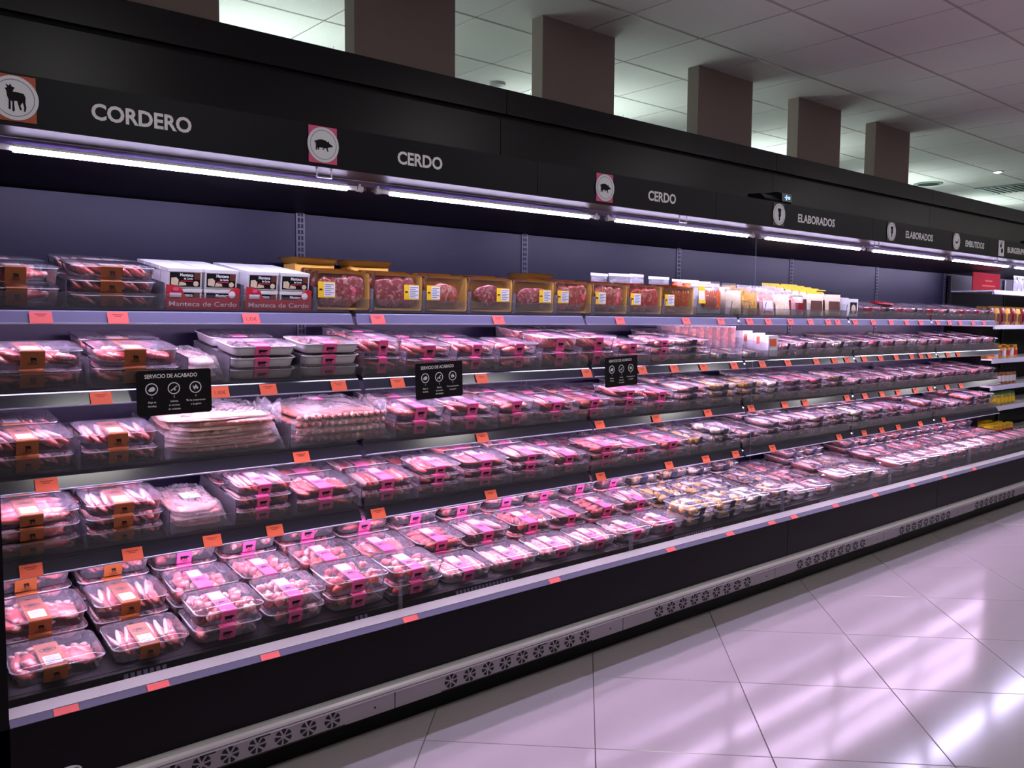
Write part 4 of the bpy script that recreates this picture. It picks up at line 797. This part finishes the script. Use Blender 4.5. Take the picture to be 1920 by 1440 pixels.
for r, n, x0, x1, s in specials:
    xc = (x0+x1)/2
    if s == 'carton': carton(xc, cc); cc += 1
    elif s == 'amber':
        for d in range(3): amber(xc, ac, d, x1-x0-.012)
        ac += 1
    elif s in ('slabbag', 'ribbag', 'flatbag', 'smallbag'): big_bag(x0, x1, r, s[:-3], n)
    elif s == 'chorizo':
        t = pouch('sausage_pouch', 'white clear pouch of orange-red sausages beside the last amber tray', 'pouch', 'sausage pouches', xc, yf1+.035, z1, .26, .165, ['film'], .024, .08, top=['paper'])
        obj('backing', B(-.125, .125, .002, .004, .004, .15).mesh('pouch_backing', 'paper'), t)
        for q in range(9): mb = MB(); blob(mb, (-.040+.018*q, -.010, .078), (.0092, .009, .056), (0, .04*(q-4), 0), 8, 8, .05, .8, 0, 5+q); obj('sausage', mb.mesh('sausage', ['sau'], True), t)
        l_ = obj('yellow_label', B(-.105, -.045, -.030, -.0290, .055, .150).mesh('pouch_label', 'yellow'), t); obj('print', B(-.103, -.05, -.0305, -.030, .075, .125).mesh('pouch_print', 'paper'), l_)
        for q in range(2): pouch('sausage_pouch', 'white pouch of sausages standing %s behind the front sausage pouch' % ('directly', 'farthest')[q], 'pouch', 'sausage pouches', xc-.01*q, yf1+.105+.07*q, z1, .26, .175, ['sau'], .02, .03, .05*q, top=['paper'])
    elif s == 'salami':
        for d in range(3): pouch('ham_pack', 'speckled cured ham pack left of the orange pack, %s' % ('front', 'middle', 'rear')[d], 'pouch', 'cured ham packs', xc, yf1+.03+.075*d, z1, x1-x0-.02, .150+.012*d, ['cream'], .024, .05, pic=None, top=['acryl'])
    elif s == 'orangebag':
        for d in range(3): pouch('orange_pack', 'orange seasoned meat pack beside the white clear packs, %s' % ('front', 'middle', 'rear')[d], 'pouch', 'orange seasoned packs', xc, yf1+.03+.075*d, z1, x1-x0-.02, .145+.012*d, ['golden'], .022, .05, top=['acryl'])
    elif s == 'whitepack':
        for q in range(2):
            for d in range(4): pouch('ham_slice_pack', 'pale pink sliced ham pack in clear plastic, %s pile, %s' % (('left', 'right')[q], ORD[d]+' from front'), 'pouch', 'sliced ham packs', x0+.088+.172*q, yf1+.025+.05*d, z1, .158, .140+.008*d, ['chicken' if q else 'pale'], .008, .12, top=['bag'], pic=['paper'] if q == 0 else None)
    elif s == 'redpack':
        for d in range(3): pouch('red_pack', 'dark red pack beside the yellow-topped packs, %s' % ('front', 'middle', 'rear')[d], 'pouch', 'dark red packs', xc, yf1+.03+.075*d, z1, x1-x0-.02, .125+.012*d, ['pale'], .018, .06, top=['bag'], pic=['redwrap'])
    elif s == 'standing':
        for d in range(7):
            for q in range(2): pouch('stock_pouch', 'cream pouch with yellow top seal, %s row, %s from front' % (('left', 'right')[q], ORD[d]), 'pouch', 'yellow-topped cream pouches', x0+.12+.222*q-.004*d, yf1+.02+.052*d, z1, .205, .155+.003*d, ['cream'], .012, .06, top=['yellow'] if q == 0 or d > 1 else ['ink'], pic=['foodprint'])
    elif s == 'boxpack':
        for d in range(3):
            t = thing('picture_box', 'white upright box with a black food picture, %s' % ('front', 'middle', 'rear')[d], 'box', (xc, *TS(0, yf1+.03+.07*d, .004)), .0, 'white boxes with food pictures')
            obj('carton', B(-.088, .088, -.025, .025, 0, .118).mesh('carton', 'white'), t); p_ = obj('picture', B(-.02, .07, -.0258, -.025, .02, .095).mesh('box_picture', 'ink'), t)
            obj('dish', MB().disc(.025, .05, .03, -.0266, 14, th=.0008, rx=1).mesh('dish', 'cream'), p_)
    elif s == 'slimbox':
        for d in range(3):
            t = thing('slim_box', 'slim box with red print on the second shelf, %s' % ('front', 'middle', 'rear')[d], 'box', (xc, *TS(1, .075+.09*d, .005)), 0, 'slim boxes with red print')
            obj('carton', B(-.05, .05, -.03, .03, 0, .125).mesh('slim_carton', 'white'), t); obj('print', B(-.04, .035, -.0306, -.03, .06, .105).mesh('slim_print', 'orange'), t)
# white pouches peeping out behind the amber trays
for q, (x, w_, h, rz) in enumerate(((3.42, .16, .205, -.15), (3.60, .15, .205, .2), (3.74, .16, .20, -.1), (3.30, .15, .198, .12))):
    pouch('white_pouch', 'whitish pouch peeping above the amber trays, %s of four' % ORD[q], 'pouch', 'white pouches behind the amber trays', x, .265+.04*(q % 2), None, w_, h-.02, ['bag'], .015, .02, rz, top=['paper'], pic=['paper'])
# amber packs lying on top behind
for q, (x, y, rz) in enumerate(((1.64, 3.215, .06), (1.90, 3.215, -.03), (2.86, 3.215, .03))):
    t = thing('amber_meat_tray', 'amber tray lying flat behind the standing amber trays, %s from left' % ORD[q], 'meat tray', (x, y, SHELF[0]['zs']+(.195 if q < 2 else .180)), rz, 'amber trays lying flat')
    t.rotation_euler[0] = 0
    obj('container', cached('ambflat', lambda: MB().loops([rr(.19, .11, .02, 0), rr(.21, .13, .022, .018), rr(.235, .15, .02, .022)], 0, True, False).mesh('flat_container', 'gold', True)), t)
    obj('film', cached('ambflatf', lambda: MB().loops([rr(.233, .148, .02, .0225), rr(.12, .06, .02, .024)], 0, False, True).mesh('flat_film', 'film', True)), t)
    obj('prop_stack', B(-.09, .09, -.045, .045, -.138 if q < 2 else -.123, -.001).mesh('pack_below', 'gold'), t)
# thin packs standing behind the white low trays on the second shelf
zz = SHELF[1]['zs']+.001
for q in range(16):
    pouch('cold_cut_pack', 'thin pale pink cold cut pack standing in a file, %s from left' % ORD[q], 'pouch', 'file of thin cold cut packs', 3.863+.033*q, 3.165-.004*q, zz+.064-.0006*q, .135, .135, ['pale' if q % 2 else 'bag'], .007, 0, PI/2, top=['paper'])
# red packs lying on the small trays of the top shelf
for q, (x, y) in enumerate(((5.80, 3.16), (6.08, 3.0))):
    t = thing('red_bag', 'shiny dark red bag lying across the small red trays, %s' % ('left', 'right')[q], 'bag', (x, *TS(0, y-2.86, .0805)), .1, 'dark red bags on the top shelf')
    mb = MB(); blob(mb, (0, 0, .014), (.13, .07, .012), (0, 0, 0), 18, 7, .05, .7, 0, 3+q); t.rotation_euler[0] = TILT; obj('body', mb.mesh('red_bag_body', 'redwrap', True), t)
    obj('seal', B(.12, .145, -.06, .06, .012, .014).mesh('red_bag_seal', 'redwrap'), t)
# thin cord hanging from the canopy lamps
t = tag(obj('hanging_cord', MB().tube((4.165, 2.783, 1.96), (4.165, 2.783, .62), .0008, 5).mesh('cord', 'ring')), 'thin cord hanging straight down before the shelves under ELABORADOS', 'cord')
# round sticker on the front panel
t = tag(obj('round_sticker', MB().loops([[(.034*math.cos(a)*(1), y, .017*math.sin(a)) for a in [-2*PI*i/20 for i in range(20)]] for y in (0, -.0008)], 0, True, True).mesh('sticker', 'paper'), None, (.535, 2.4996, .230)), 'small whitish oval sticker low on the black front panel, far left', 'sticker')
obj('logo', MB().disc(.018, 0, .010, -.0014, 14, th=.0006).mesh('sticker_logo', 'ring'), t)

# ------------------------------------------------------------------ the neighbouring jar shelves
JX0, JX1 = XE+.06, 10.6
JZ = [1.74, 1.437, 1.139, .902, .715]
jb = thing('jar_rack', 'light shelving with jars beyond the right end of the meat cabinet', 'shelving', (JX0, 2.9, .44))
obj('bottom_board', B(.0, JX1-JX0, .03, .385, -.012, .004).mesh('bottom_board', 'white'), jb)
obj('back_panel', B(0, JX1-JX0, .405, .418, 0, 1.46).mesh('rack_back', 'blackmatte'), jb)
for x in (0, 1.25, 2.5): obj('upright', B(x, x+.03, .39, .405, 0, 1.46).mesh('rack_upright', 'black'), jb)
for k, z in enumerate(JZ):
    yf = 2.9+(.02 if k == 0 else 0)
    t = thing('jar_shelf', 'pale shelf with a white price rail, %s from the top of the jar shelving' % ORD[k], 'shelf', (JX0, yf, z), 0, 'jar shelves')
    obj('board', B(.0, JX1-JX0, .02, .365, .012, .024).mesh('jar_board', 'white'), t); obj('price_rail', MB().prism([(0, -.012), (.012, .026), (.02, .026), (.02, -.012)], 0, JX1-JX0).mesh('jar_rail', 'lip'), t)
def jarproto(cols, h, rad=.036):
    def lp(r, z): return [(r*math.cos(a), r*math.sin(a), z) for a in [2*PI*i/14 for i in range(14)]]
    body = MB().loops([lp(rad*.9, 0), lp(rad, .006), lp(rad, h*.72), lp(rad*.8, h*.84)], 0, True, True).mesh('jar_body', cols[0], True)
    ld = MB().loops([lp(rad*.84, h*.84), lp(rad*.86, h*.85), lp(rad*.86, h*.98), lp(rad*.8, h)], 0, True, True).mesh('jar_lid', cols[1])
    lb = MB().loops([lp(rad*1.02, h*.2), lp(rad*1.02, h*.6)], 0, False, False).mesh('jar_label', cols[2]); return body, ld, lb
JK = [[('pale', 'red', 'yellow'), 'bag'], [('cream', 'red', 'paper'), .115], [('golden', 'yellow', 'red'), .12], [('brownm', 'ink', 'paper'), .135], [('greenm', 'greenlid', 'yellow'), .12]]
jn = 0
for k, z in enumerate(JZ+[.44]):
    kinds = [JK[0], JK[0], JK[1], JK[3], JK[4], JK[2]][k]
    zt = (z+.0245) if k < 5 else .4455
    if k == 0:
        t = thing('red_display_board', 'plain red board standing on the top jar shelf', 'board', (8.22, 3.12, zt)); obj('panel', B(-.21, .40, 0, .01, 0, .165).mesh('red_panel', 'redcard'), t); obj('foot', B(-.12, .40, -.03, .04, 0, .004).mesh('board_foot', 'redwrap'), t)
        for q, wd in enumerate((.16, .30)): obj('gilt_line', B(.14-wd/2, .14+wd/2, -.001, 0, .09-.045*q, .10-.045*q).mesh('gilt_line', 'signbrown'), t)
        for q in range(4): pouch('blue_pouch', 'bluish white pouch right of the red board, %s' % ORD[q], 'pouch', 'bluish pouches on the jar shelving', 8.66+.11*q, 3.0, zt, .10, .15, ['bag'], .02, .02, 0, top=['paper'])
        continue
    for row in range(3 if k != 1 else 2):
        for q in range(7):
            x = 8.06+.088*q if k != 1 else 8.10+.125*q
            if k == 1: pouch('snack_pouch', 'yellow and red snack pouch on the second jar shelf, %s row, %s' % (('front', 'rear')[row], ORD[q]), 'pouch', 'snack pouches', x, 2.99+.1*row, zt, .115, .165, ['golden' if q % 2 else 'redwrap'], .022, .02, 0, top=['golden'], pic=['foodprint']); continue
            kd = kinds if k not in (2,) or q % 2 else JK[2]
            bd, ld, lb = cached(('jar', k, q % 2), lambda: jarproto(kd[0], kd[1]))
            t = thing('food_jar', '%s jar on the %s jar shelf, %s row, %s from left' % (('red-capped', 'black-capped', 'green-capped', 'yellow-capped')[k-2] if k > 1 else 'small', ORD[k] if k < 5 else 'lowest', ('front', 'middle', 'rear')[row], ORD[q]), 'jar', (x, 2.97+.088*row, zt), rng.uniform(0, 6), 'food jars')
            obj('body', bd, t); obj('lid', ld, t); obj('paper_label', lb, t)
for ob in list(SC.objects):
    if ob.type == 'MESH' and ob.data is None: bpy.data.objects.remove(ob)
